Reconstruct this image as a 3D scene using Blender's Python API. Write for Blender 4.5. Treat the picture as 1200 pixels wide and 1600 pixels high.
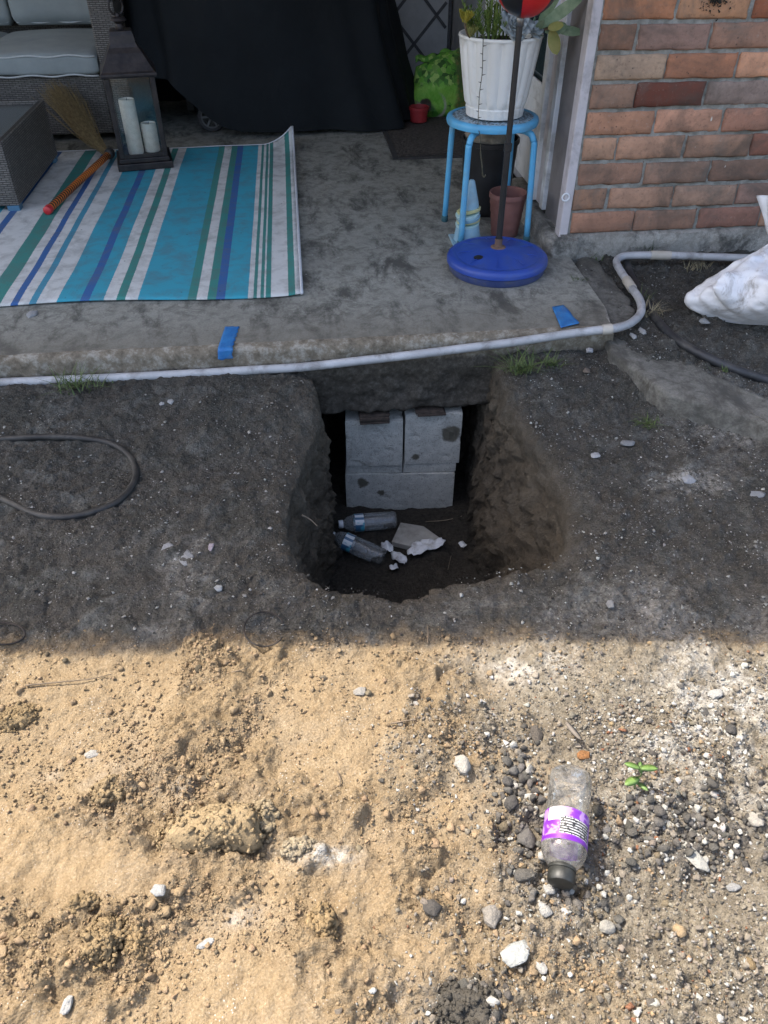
import bpy, math, random
import numpy as np
from mathutils import Vector, Matrix

for o in list(bpy.data.objects):
    bpy.data.objects.remove(o, do_unlink=True)
scn = bpy.context.scene
C = scn.collection
rad = math.radians
random.seed(7)
RS = np.random.RandomState(11)

# ------------------------------------------------------------------ camera
CAM_H, PITCH, YAW, FPX = 1.25, rad(40.2), rad(6.0), 1200.0
cam_data = bpy.data.cameras.new('camera')
cam = bpy.data.objects.new('camera', cam_data)
C.objects.link(cam)
cam.location = (0, 0, CAM_H)
cam.rotation_euler = (rad(90) - PITCH, 0, -YAW)
cam_data.sensor_fit = 'HORIZONTAL'
cam_data.sensor_width = 36.0
cam_data.lens = 36.0
cam_data.clip_start = 0.02
cam_data.clip_end = 2000
scn.camera = cam
scn.render.resolution_x = 768
scn.render.resolution_y = 1024

# ------------------------------------------------------------------ light
SUN_DIR = Vector((-0.857 * math.cos(rad(57)), 0.515 * math.cos(rad(57)), math.sin(rad(57)))).normalized()
world = bpy.data.worlds.new('World')
scn.world = world
world.use_nodes = True
wn = world.node_tree
bg = wn.nodes['Background']
sky = wn.nodes.new('ShaderNodeTexSky')
sky.sky_type = 'NISHITA'
sky.sun_disc = False
sky.sun_elevation = rad(57)
sky.sun_rotation = math.atan2(SUN_DIR.x, SUN_DIR.y)
sky.air_density = 1.0
sky.dust_density = 5.0
sky.ozone_density = 0.0
wn.links.new(sky.outputs[0], bg.inputs[0])
bg.inputs[1].default_value = 0.15
sun_data = bpy.data.lights.new('sun', 'SUN')
sun_data.energy = 2.5
sun_data.angle = rad(0.35)
sun_data.color = (1.0, 0.94, 0.84)
sun = bpy.data.objects.new('sun', sun_data)
C.objects.link(sun)
sun.rotation_euler = SUN_DIR.to_track_quat('Z', 'Y').to_euler()
sun.location = (-3, 3, 8)
scn.view_settings.view_transform = 'Standard'
scn.view_settings.look = 'None'
scn.view_settings.exposure = 1.78
scn.view_settings.gamma = 1.0
scn.view_settings.use_curve_mapping = False

# ------------------------------------------------------------------ photo pixel (1200x1600) -> world
Fv = np.array([math.sin(YAW) * math.cos(PITCH), math.cos(YAW) * math.cos(PITCH), -math.sin(PITCH)])
Rv = np.array([math.cos(YAW), -math.sin(YAW), 0.0])
Uv = np.cross(Rv, Fv)
C0 = np.array([0, 0, CAM_H])


def ray(x, y):
    return Fv + (x - 600) / FPX * Rv - (y - 800) / FPX * Uv


def Pz(x, y, z=0.0):
    d = ray(x, y)
    return C0 + d * (z - CAM_H) / d[2]


def Py(x, y, Y):
    d = ray(x, y)
    return C0 + d * Y / d[1]


def Px(x, y, X):
    d = ray(x, y)
    return C0 + d * X / d[0]


def to_px(X, Y, Z=0.0):
    d0, d1, d2 = X - C0[0], Y - C0[1], Z - C0[2]
    w = d0 * Fv[0] + d1 * Fv[1] + d2 * Fv[2]
    w = np.where(np.abs(w) < .05, .05, w)
    return (600 + FPX * (d0 * Rv[0] + d1 * Rv[1] + d2 * Rv[2]) / w,
            800 - FPX * (d0 * Uv[0] + d1 * Uv[1] + d2 * Uv[2]) / w)


# ------------------------------------------------------------------ noise
def _hash(ix, iy, iz, seed):
    h = (ix.astype(np.int64) * 374761393 + iy.astype(np.int64) * 668265263 + iz.astype(np.int64) * 2147483647 + seed * 1274126177) & 0xFFFFFFFF
    h = ((h ^ (h >> 13)) * 1274126177) & 0xFFFFFFFF
    h = (h ^ (h >> 16)) & 0xFFFFFFFF
    return h / 4294967295.0


def noise3(x, y, z, seed=0):
    x, y, z = np.broadcast_arrays(np.asarray(x, float), np.asarray(y, float), np.asarray(z, float))
    ix, iy, iz = np.floor(x), np.floor(y), np.floor(z)
    fx, fy, fz = x - ix, y - iy, z - iz
    fx = fx * fx * (3 - 2 * fx); fy = fy * fy * (3 - 2 * fy); fz = fz * fz * (3 - 2 * fz)
    r = 0
    for a in (0, 1):
        wa = fx if a else 1 - fx
        for b in (0, 1):
            wb = fy if b else 1 - fy
            for c in (0, 1):
                wc = fz if c else 1 - fz
                r = r + wa * wb * wc * _hash(ix + a, iy + b, iz + c, seed)
    return r * 2 - 1


def noise2(x, y, seed=0):
    x, y = np.broadcast_arrays(np.asarray(x, float), np.asarray(y, float))
    ix, iy = np.floor(x), np.floor(y)
    fx, fy = x - ix, y - iy
    fx = fx * fx * (3 - 2 * fx); fy = fy * fy * (3 - 2 * fy)
    z = np.zeros_like(ix)
    h = lambda a, b: _hash(ix + a, iy + b, z, seed)
    return ((h(0, 0) * (1 - fx) + h(1, 0) * fx) * (1 - fy) + (h(0, 1) * (1 - fx) + h(1, 1) * fx) * fy) * 2 - 1


def fbm2(x, y, sc, octv=4, seed=0, gain=.5):
    r, a = 0, 1.0
    c, s = math.cos(.6), math.sin(.6)
    x = np.asarray(x, float) / sc; y = np.asarray(y, float) / sc
    for k in range(octv):
        r = r + a * noise2(x, y, seed + k * 17)
        x, y = (x * c - y * s) * 2.03, (x * s + y * c) * 2.03
        a *= gain
    return r


def fbm3(p, sc, octv=3, seed=0, gain=.5):
    r, a = 0, 1.0
    q = np.asarray(p, float) / sc
    for k in range(octv):
        r = r + a * noise3(q[:, 0], q[:, 1], q[:, 2], seed + k * 13)
        q = q * 2.03
        a *= gain
    return r


def worley(x, y, sc, seed=0):
    """distance to the nearest jittered cell point, and a value per cell"""
    x = np.asarray(x, float) / sc; y = np.asarray(y, float) / sc
    ix, iy = np.floor(x), np.floor(y)
    best = np.full(x.shape, 9.0); val = np.zeros(x.shape)
    z = np.zeros_like(ix)
    for a in (-1, 0, 1):
        for b in (-1, 0, 1):
            jx = _hash(ix + a, iy + b, z, seed); jy = _hash(ix + a, iy + b, z, seed + 5)
            d = (ix + a + jx - x) ** 2 + (iy + b + jy - y) ** 2
            m = d < best
            best = np.where(m, d, best)
            val = np.where(m, _hash(ix + a, iy + b, z, seed + 9), val)
    return np.sqrt(best), val


def sstep(a, b, x):
    t = np.clip((x - a) / (b - a), 0, 1)
    return t * t * (3 - 2 * t)


# ------------------------------------------------------------------ materials
class NT:
    def __init__(s, name):
        s.m = bpy.data.materials.new(name)
        s.m.use_nodes = True
        s.t = s.m.node_tree
        s.b = s.t.nodes['Principled BSDF']
        s.out = s.t.nodes['Material Output']

    def n(s, typ, **kw):
        nd = s.t.nodes.new(typ)
        for k, v in kw.items():
            if k.startswith('i_'):
                key = k[2:]
                key = int(key) if key.isdigit() else key.replace('_', ' ')
                nd.inputs[key].default_value = v
            else:
                setattr(nd, k, v)
        return nd

    def l(s, a, b):
        s.t.links.new(a, b)

    def coord(s, kind='Object'):
        return s.n('ShaderNodeTexCoord').outputs[kind]

    def noise(s, scale, detail=4, rough=.6, vec=None, dist=0):
        nd = s.n('ShaderNodeTexNoise')
        nd.inputs['Scale'].default_value = scale
        nd.inputs['Detail'].default_value = detail
        nd.inputs['Roughness'].default_value = rough
        nd.inputs['Distortion'].default_value = dist
        if vec is not None:
            s.l(vec, nd.inputs['Vector'])
        return nd.outputs['Fac']

    def ramp(s, fac, stops, interp='LINEAR'):
        nd = s.n('ShaderNodeValToRGB')
        nd.color_ramp.interpolation = interp
        e = nd.color_ramp.elements
        while len(e) < len(stops):
            e.new(.5)
        for k, (p, c) in enumerate(stops):
            e[k].position = p
            e[k].color = (c[0], c[1], c[2], 1) if not isinstance(c, (int, float)) else (c, c, c, 1)
        s.l(fac, nd.inputs[0])
        return nd.outputs[0]

    def mix(s, fac, a, b, mode='MIX'):
        nd = s.n('ShaderNodeMix', data_type='RGBA', blend_type=mode)
        for sock, v in ((nd.inputs[0], fac), (nd.inputs[6], a), (nd.inputs[7], b)):
            if isinstance(v, (int, float)):
                sock.default_value = v
            elif isinstance(v, tuple):
                sock.default_value = (v[0], v[1], v[2], 1)
            else:
                s.l(v, sock)
        return nd.outputs[2]

    def math(s, op, a, b=0.0):
        nd = s.n('ShaderNodeMath', operation=op)
        for sock, v in ((nd.inputs[0], a), (nd.inputs[1], b)):
            if isinstance(v, (int, float)):
                sock.default_value = v
            else:
                s.l(v, sock)
        return nd.outputs[0]

    def bump(s, h, dist=.002, strength=1.0, prev=None):
        nd = s.n('ShaderNodeBump')
        nd.inputs['Strength'].default_value = strength
        nd.inputs['Distance'].default_value = dist
        s.l(h, nd.inputs['Height'])
        if prev is not None:
            s.l(prev, nd.inputs['Normal'])
        s.l(nd.outputs[0], s.b.inputs['Normal'])
        return nd.outputs[0]

    def color(s, v):
        if isinstance(v, tuple):
            s.b.inputs['Base Color'].default_value = (v[0], v[1], v[2], 1)
        else:
            s.l(v, s.b.inputs['Base Color'])

    def rough(s, v):
        if isinstance(v, (int, float)):
            s.b.inputs['Roughness'].default_value = v
        else:
            s.l(v, s.b.inputs['Roughness'])


def simple(name, c1, c2=None, scale=30, rough=.7, bump=.0, bscale=None, dirt=None, dscale=8, metallic=0, lo=.35, hi=.65, spec=None):
    """base colour with noise variation, optional dirt blotches and bump"""
    t = NT(name)
    v = t.coord('Object')
    col = c1
    if c2 is not None:
        col = t.ramp(t.noise(scale, 5, .65, v), [(lo, c1), (hi, c2)])
    if dirt is not None:
        f = t.ramp(t.noise(dscale, 6, .7, v, .3), [(.5, 0.0), (.72, 0.85)])
        col = t.mix(f, col, dirt)
    t.color(col)
    t.rough(rough)
    t.b.inputs['Metallic'].default_value = metallic
    if spec is not None:
        t.b.inputs['Specular IOR Level'].default_value = spec
    if bump:
        t.bump(t.noise(bscale or scale * 3, 5, .7, v), bump)
    return t.m


# ------------------------------------------------------------------ mesh builder
class MB:
    def __init__(s):
        s.v, s.f = [], []

    def add(s, vs, fs):
        b = len(s.v)
        s.v += [tuple(map(float, q)) for q in vs]
        s.f += [tuple(i + b for i in q) for q in fs]
        return s

    def box(s, x0, x1, y0, y1, z0, z1, M=None):
        vs = [(x, y, z) for z in (z0, z1) for y in (y0, y1) for x in (x0, x1)]
        if M is not None:
            vs = [M @ Vector(q) for q in vs]
        return s.add(vs, [(0, 2, 3, 1), (4, 5, 7, 6), (0, 1, 5, 4), (2, 6, 7, 3), (0, 4, 6, 2), (1, 3, 7, 5)])

    def lathe(s, prof, n=24, M=None, cap0=True, cap1=True, rfun=None):
        vs, fs = [], []
        for (r, z) in prof:
            for k in range(n):
                a = 2 * math.pi * k / n
                rr = r if rfun is None else rfun(r, z, a)
                vs.append((rr * math.cos(a), rr * math.sin(a), z))
        for j in range(len(prof) - 1):
            for k in range(n):
                k2 = (k + 1) % n
                fs.append((j * n + k, j * n + k2, (j + 1) * n + k2, (j + 1) * n + k))
        if cap0:
            fs.append(tuple(range(n - 1, -1, -1)))
        if cap1:
            fs.append(tuple((len(prof) - 1) * n + k for k in range(n)))
        if M is not None:
            vs = [M @ Vector(q) for q in vs]
        return s.add(vs, fs)

    def tube(s, path, r, n=10, caps=True):
        P = [Vector(q) for q in path]
        R = r if isinstance(r, (list, tuple)) else [r] * len(P)
        vs, fs = [], []
        up = None
        for i, p in enumerate(P):
            t = (P[min(i + 1, len(P) - 1)] - P[max(i - 1, 0)]).normalized()
            if up is None:
                up = Vector((0, 0, 1)) if abs(t.z) < .9 else Vector((1, 0, 0))
            a = t.cross(up)
            if a.length < 1e-6:
                a = t.orthogonal()
            a.normalize()
            b = a.cross(t).normalized()
            up = b
            for k in range(n):
                th = 2 * math.pi * k / n
                vs.append(p + (a * math.cos(th) + b * math.sin(th)) * R[i])
        for j in range(len(P) - 1):
            for k in range(n):
                k2 = (k + 1) % n
                fs.append((j * n + k, j * n + k2, (j + 1) * n + k2, (j + 1) * n + k))
        if caps:
            fs.append(tuple(range(n - 1, -1, -1)))
            fs.append(tuple((len(P) - 1) * n + k for k in range(n)))
        return s.add(vs, fs)

    def grid(s, fn, nu, nv, closed_u=False):
        vs = [fn(i / (nu if closed_u else nu - 1), j / (nv - 1)) for j in range(nv) for i in range(nu)]
        fs = []
        for j in range(nv - 1):
            for i in range(nu if closed_u else nu - 1):
                i2 = (i + 1) % nu
                fs.append((j * nu + i, j * nu + i2, (j + 1) * nu + i2, (j + 1) * nu + i))
        return s.add(vs, fs)

    def build(s, name, mat, parent=None, smooth=False, auto=None, bevel=0, solid=0, loc=None, subsurf=0, recalc=False):
        me = bpy.data.meshes.new(name)
        me.from_pydata(s.v, [], s.f)
        if recalc:
            import bmesh
            bm = bmesh.new(); bm.from_mesh(me)
            bmesh.ops.recalc_face_normals(bm, faces=bm.faces)
            bm.to_mesh(me); bm.free()
        me.update()
        me.materials.append(mat)
        o = bpy.data.objects.new(name, me)
        C.objects.link(o)
        if parent is not None:
            o.parent = parent
        if loc is not None:
            o.location = loc
        if smooth or auto:
            me.polygons.foreach_set('use_smooth', [True] * len(me.polygons))
        if auto:
            try:
                me.set_sharp_from_angle(angle=rad(auto))
            except Exception:
                pass
        if solid:
            md = o.modifiers.new('solid', 'SOLIDIFY'); md.thickness = solid; md.offset = 0
        if bevel:
            md = o.modifiers.new('bevel', 'BEVEL'); md.width = bevel; md.segments = 2; md.limit_method = 'ANGLE'
        if subsurf:
            md = o.modifiers.new('sub', 'SUBSURF'); md.levels = subsurf; md.render_levels = subsurf
        return o


def tag(o, label=None, cat=None, group=None, kind=None):
    if label: o['label'] = label
    if cat: o['category'] = cat
    if group: o['group'] = group
    if kind: o['kind'] = kind
    return o


def empty(name, loc, label=None, cat=None, group=None, rz=0):
    o = bpy.data.objects.new(name, None)
    o.empty_display_size = .05
    C.objects.link(o)
    o.location = loc
    o.rotation_euler = (0, 0, rz)
    return tag(o, label, cat, group)


def np_mesh(name, V, F, mat, col=None, smooth=True):
    """fast mesh of quads or tris from numpy arrays"""
    me = bpy.data.meshes.new(name)
    V = np.ascontiguousarray(V, dtype=np.float32)
    F = np.ascontiguousarray(F, dtype=np.int32)
    k = F.shape[1]
    me.vertices.add(len(V)); me.vertices.foreach_set('co', V.ravel())
    me.loops.add(F.size); me.loops.foreach_set('vertex_index', F.ravel())
    me.polygons.add(len(F))
    me.polygons.foreach_set('loop_start', np.arange(0, F.size, k, dtype=np.int32))
    try:
        me.polygons.foreach_set('loop_total', np.full(len(F), k, dtype=np.int32))
    except Exception:
        pass
    me.update(calc_edges=True)
    me.validate()
    if smooth:
        me.polygons.foreach_set('use_smooth', np.ones(len(me.polygons), dtype=bool))
    if col is not None:
        a = me.color_attributes.new('soil', 'FLOAT_COLOR', 'POINT')
        c4 = np.ones((len(V), 4), dtype=np.float32); c4[:, :3] = col
        a.data.foreach_set('color', c4.ravel())
    me.materials.append(mat)
    o = bpy.data.objects.new(name, me)
    C.objects.link(o)
    return o


def spline(pts, n=8):
    """Catmull-Rom through points"""
    P = [np.array(p, float) for p in pts]
    P = [2 * P[0] - P[1]] + P + [2 * P[-1] - P[-2]]
    out = []
    for i in range(1, len(P) - 2):
        for k in range(n):
            t = k / n
            a, b, c, d = P[i - 1], P[i], P[i + 1], P[i + 2]
            out.append(.5 * ((2 * b) + (-a + c) * t + (2 * a - 5 * b + 4 * c - d) * t * t + (-a + 3 * b - 3 * c + d) * t ** 3))
    out.append(P[-2])
    return out


Z_PATIO = 0.12
Y_SLAB = 2.15
X_SLAB = 0.95
HOLE_Z = -0.595

# ------------------------------------------------------------------ ground height
hole_px = [(497, 645), (484, 690), (462, 735), (449, 780), (450, 830), (464, 870), (489, 899), (525, 914), (570, 917),
           (612, 929), (655, 921), (690, 906), (735, 897), (790, 889), (835, 880), (868, 869), (884, 835), (888, 795), (876, 750),
           (846, 705), (812, 665), (795, 635)]
rim = [Pz(x, y, 0)[:2] for x, y in hole_px]
rim = rim + [np.array([.585, 2.2]), np.array([.60, 2.5]), np.array([.55, 2.72]), np.array([.05, 2.72]), np.array([-.01, 2.5]), np.array([0.0, 2.15])]
_r = np.array(spline([np.array([*p, 0]) for p in rim + [rim[0]]], 6))[:-1, :2]
_ang = np.arange(len(_r))
_r[:, 0] += .005 * noise2(_ang * .45, 0 * _ang, 5) + .005 * noise2(_ang * 1.1, 0 * _ang, 6)
_r[:, 1] += .005 * noise2(_ang * .45, 0 * _ang + 9, 7) + .004 * noise2(_ang * 1.1, 0 * _ang + 5, 6)
RIM = _r
RC = np.array([.29, 1.85])


def sdist(x, y):
    """signed distance to the hole rim (negative inside) and the nearest rim point"""
    x = np.asarray(x, float); y = np.asarray(y, float)
    best = np.full(x.shape, 1e9); nx = np.zeros_like(x); ny = np.zeros_like(y)
    inside = np.zeros(x.shape, bool)
    for i in range(len(RIM)):
        a, b = RIM[i], RIM[(i + 1) % len(RIM)]
        d = b - a
        t = np.clip(((x - a[0]) * d[0] + (y - a[1]) * d[1]) / (d @ d + 1e-12), 0, 1)
        px, py = a[0] + t * d[0], a[1] + t * d[1]
        q = (x - px) ** 2 + (y - py) ** 2
        m = q < best
        best = np.where(m, q, best); nx = np.where(m, px, nx); ny = np.where(m, py, ny)
        c = ((a[1] > y) != (b[1] > y))
        with np.errstate(divide='ignore', invalid='ignore'):
            xi = (b[0] - a[0]) * (y - a[1]) / (b[1] - a[1] + 1e-15) + a[0]
        inside ^= c & (x < xi)
    s = np.sqrt(best)
    return np.where(inside, -s, s), nx, ny


def masks(x, y):
    """sand, lime, gravel, dark : soil tones at a place, sand and gravel stopping on the shade line"""
    px, py = to_px(x, y)
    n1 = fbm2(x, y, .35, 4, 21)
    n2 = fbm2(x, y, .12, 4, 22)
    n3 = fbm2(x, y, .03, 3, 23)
    edge = 1006 + 9 * n2 + 8 * n1 + 10 * n3  # grey and tan meet on the eave's shade line, sharpening the shade in colour
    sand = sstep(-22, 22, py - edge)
    # grey rubble on the right of the sand
    gx = 850 + 130 * n2 + 110 * n1 + 80 * n3 - .08 * (py - 1000)
    gravel = sstep(-230, 190, px - gx) * sstep(960, 1040, py)
    bot = np.clip(sstep(1480, 1600, py + 25 * n2) * sstep(560, 720, px + 40 * n1), 0, 1)
    gravel = np.maximum(gravel, bot * .7)
    blob = lambda cx, cy, rx, ry: np.exp(-(((px - cx) / rx) ** 2 + ((py - cy) / ry) ** 2))
    lime = (blob(820, 1040, 70, 30) + 1.1 * blob(1110, 1150, 110, 90) + .8 * blob(1160, 1220, 60, 60) + .8 * blob(490, 1340, 55, 20)
            + .7 * blob(1150, 1040, 90, 60) + .4 * blob(320, 1240, 60, 20) + .4 * blob(110, 1190, 60, 30)
            + .5 * blob(1000, 1260, 80, 50) + .4 * blob(900, 1420, 90, 50) + .4 * blob(280, 860, 40, 25) + .2 * blob(240, 985, 50, 14)
            + .5 * blob(300, 910, 40, 40) + .2 * blob(800, 960, 120, 25) + .6 * blob(1150, 660, 90, 40) + .6 * blob(1080, 750, 60, 25) + .22 * blob(1000, 940, 150, 50)
            + .5 * blob(340, 1430, 60, 25) + .4 * blob(620, 1560, 60, 40))
    lime = np.clip(lime * (0.75 + .9 * n2 + .7 * n3), 0, 1)
    dark = (blob(730, 1575, 45, 38) * 1.3 + .8 * blob(1080, 1310, 120, 60) * (.6 + .8 * n3) + .7 * blob(820, 1270, 40, 70) * (.6 + n3)
            + .6 * blob(920, 1370, 60, 50) * (.5 + n3))
    dark = np.clip(dark, 0, 1)
    return sand, lime, gravel, dark


def pads(px, py):
    """places where the sand was trodden or scraped smooth"""
    e = lambda cx, cy, rx, ry, k=2: np.exp(-(((px - cx) / rx) ** 2 + ((py - cy) / ry) ** 2) ** k)
    return np.clip(e(390, 1570, 115, 78, 3) + e(50, 1350, 115, 75) + .9 * e(190, 1370, 95, 48) + .5 * e(590, 1200, 90, 45) + .4 * e(300, 1090, 150, 30)
                   + .3 * e(610, 1080, 120, 30) + .8 * e(560, 1400, 60, 50) + .7 * e(60, 1090, 80, 40) + .7 * e(650, 1490, 80, 50), 0, 1)


def rough_base(x, y, px, py):
    r = sstep(-.10, .28, fbm2(x, y, .22, 4, 31) + .35 * sstep(1150, 1300, py) * sstep(700, 200, px))
    return r * (1 - .95 * pads(px, py))


def rough_mask(x, y):
    px, py = to_px(x, y)
    s = sstep(960, 1060, py)
    return np.clip(s * (.5 + .5 * rough_base(x, y, px, py)) + (1 - s) + sstep(800, 950, px) * .8, 0, 1)


def G(x, y, fine=True):
    x = np.asarray(x, float); y = np.asarray(y, float)
    px, py = to_px(x, y)
    near = sstep(6, 2.5, np.hypot(x, y))
    z = .012 * fbm2(x, y, .45, 3, 1) * near
    # soil banked up against the patio and in the bed by the wall
    up = sstep(1.72, 2.13, y + .05 * fbm2(x, y, .2, 2, 9))
    z = z + .045 * up
    bed = sstep(.90, 1.05, x) * sstep(1.7, 2.2, y)
    z = z + .045 * bed
    if fine:
        smooth_pad = pads(px, py)
        rough = rough_base(x, y, px, py)
        s = sstep(960, 1060, py)
        n_a = fbm2(x, y, .06, 4, 41, .55)
        n_b = fbm2(x, y, .022, 3, 43, .6)
        bill = np.abs(fbm2(x, y, .035, 3, 44, .6))
        z = z + (.0065 - .0025 * s + .0035 * s * rough) * n_a + (.0034 - .001 * s + .0018 * s * rough) * n_b
        z = z + s * rough * (.006 * sstep(.05, .6, n_a) + .004 * (bill - .3))
        # crumbs: rounded cells of many sizes, standing proud where the soil is loose
        wx = x + .004 * noise2(x * 90, y * 90, 61); wy = y + .004 * noise2(x * 90, y * 90, 62)
        loose = np.clip(s * (.16 + rough) + (1 - s) * .62 + .4 * bed, 0, 1.2)
        for sc, am, sd_ in ((.062, .0110, 66), (.034, .0105, 63), (.019, .0072, 64), (.0105, .0040, 65)):
            dd, vv = worley(wx, wy, sc, sd_)
            z = z + loose * am * np.clip(vv * 1.6 - .65, 0, 1) * np.sqrt(np.clip(1 - (dd / .62) ** 2, 0, 1))
        z = z + .004 * s * smooth_pad
        z = z + (1 - s) * .003 * np.abs(n_a)
    return z


# ------------------------------------------------------------------ ground material
def soil_material():
    t = NT('soil')
    v = t.coord('Object')
    at = t.n('ShaderNodeVertexColor', layer_name='soil')
    sep = t.n('ShaderNodeSeparateColor')
    t.l(at.outputs['Color'], sep.inputs[0])
    sandf, limef, gravf = sep.outputs[0], sep.outputs[1], sep.outputs[2]
    n_f = t.noise(95, 6, .7, v)
    n_m = t.noise(16, 6, .68, v, .4)
    n_l = t.noise(4.5, 5, .6, v, .3)
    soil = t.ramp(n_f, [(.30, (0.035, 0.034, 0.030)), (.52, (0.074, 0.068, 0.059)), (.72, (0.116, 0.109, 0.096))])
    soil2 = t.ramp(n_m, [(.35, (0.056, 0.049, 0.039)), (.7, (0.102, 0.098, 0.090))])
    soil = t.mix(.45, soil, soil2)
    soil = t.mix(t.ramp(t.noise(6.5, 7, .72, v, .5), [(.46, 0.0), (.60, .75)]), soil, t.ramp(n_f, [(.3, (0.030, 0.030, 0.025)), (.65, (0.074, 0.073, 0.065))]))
    soil = t.mix(t.ramp(t.noise(11, 7, .72, v, .4), [(.52, 0.0), (.70, .75)]), soil, t.ramp(n_f, [(.3, (0.105, 0.106, 0.096)), (.65, (0.205, 0.207, 0.192))]))
    n_g = t.noise(260, 3, .6, v)
    soil = t.mix(t.ramp(n_g, [(.34, .65), (.46, 0.0)]), soil, (0.019, 0.019, 0.017))
    soil = t.mix(t.ramp(n_g, [(.58, 0.0), (.70, .6)]), soil, (0.175, 0.175, 0.160))
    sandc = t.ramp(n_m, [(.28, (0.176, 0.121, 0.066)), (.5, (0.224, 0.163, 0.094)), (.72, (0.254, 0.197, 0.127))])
    sandf2 = t.ramp(n_f, [(.3, (0.166, 0.121, 0.073)), (.6, (0.254, 0.197, 0.124))])
    sandc = t.mix(.4, sandc, sandf2)
    sandc = t.mix(t.ramp(n_l, [(.5, 0.0), (.75, .5)]), sandc, (0.196, 0.170, 0.137))
    sandc = t.mix(t.ramp(n_g, [(.36, .55), (.48, 0.0)]), sandc, (0.140, 0.098, 0.055))
    sandc = t.mix(t.ramp(n_g, [(.58, 0.0), (.70, .45)]), sandc, (0.403, 0.328, 0.232))
    grav = t.ramp(n_f, [(.32, (0.089, 0.078, 0.059)), (.5, (0.184, 0.159, 0.120)), (.66, (0.263, 0.237, 0.190))])
    grav = t.mix(t.ramp(n_m, [(.42, 0.0), (.65, .6)]), grav, (0.106, 0.088, 0.066))
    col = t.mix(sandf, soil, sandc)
    col = t.mix(gravf, col, grav)
    lim = t.ramp(n_f, [(.35, (0.245, 0.231, 0.211)), (.55, (0.422, 0.408, 0.374))])
    lf = t.math('MULTIPLY', limef, t.ramp(t.noise(45, 6, .75, v), [(.36, 0.0), (.56, 1.0)]))
    col = t.mix(lf, col, lim)
    # white grit speckle
    vo = t.n('ShaderNodeTexVoronoi', i_Scale=140.0)
    t.l(v, vo.inputs['Vector'])
    sp = t.ramp(vo.outputs['Distance'], [(.10, 1.0), (.2, 0.0)])
    spm = t.ramp(t.noise(9, 4, .6, v), [(.5, 0.0), (.64, .8)])
    sp = t.math('MULTIPLY', sp, spm)
    col = t.mix(t.math('MULTIPLY', sp, .8), col, (.55, .54, .52))
    # dark clumps: alpha channel of a second attribute
    at2 = t.n('ShaderNodeVertexColor', layer_name='dark')
    sp2 = t.n('ShaderNodeSeparateColor'); t.l(at2.outputs['Color'], sp2.inputs[0])
    col = t.mix(sp2.outputs[0], col, t.ramp(n_f, [(.3, (.045, .042, .040)), (.7, (.12, .115, .11))]))
    # brown clay of the hole walls
    clay = t.ramp(t.noise(22, 8, .75, v, .8), [(.3, (0.061, 0.048, 0.033)), (.55, (0.109, 0.087, 0.061)), (.75, (0.159, 0.133, 0.098))])
    col = t.mix(sp2.outputs[1], col, t.mix(.3, clay, soil))
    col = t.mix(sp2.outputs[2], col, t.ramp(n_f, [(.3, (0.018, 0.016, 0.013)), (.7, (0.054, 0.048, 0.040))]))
    t.color(col)
    t.rough(.95)
    t.b.inputs['Specular IOR Level'].default_value = .15
    rg = at2.outputs['Alpha']
    h1 = t.math('MULTIPLY', t.noise(120, 6, .75, v), rg)
    h2 = t.noise(420, 4, .7, v)
    vb = t.n('ShaderNodeTexVoronoi', i_Scale=170.0, i_Randomness=1.0); t.l(v, vb.inputs['Vector'])
    vc = t.n('ShaderNodeTexVoronoi', i_Scale=320.0, i_Randomness=1.0); t.l(v, vc.inputs['Vector'])
    p = t.bump(h1, .006, .9)
    p = t.bump(t.math('MULTIPLY', t.math('MULTIPLY', vb.outputs['Distance'], rg), -1.0), .0035, .75, p)
    p = t.bump(t.math('MULTIPLY', t.math('MULTIPLY', vc.outputs['Distance'], rg), -1.0), .0018, .7, p)
    t.bump(h2, .0016, .8, p)
    return t.m


M_soil = soil_material()


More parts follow.
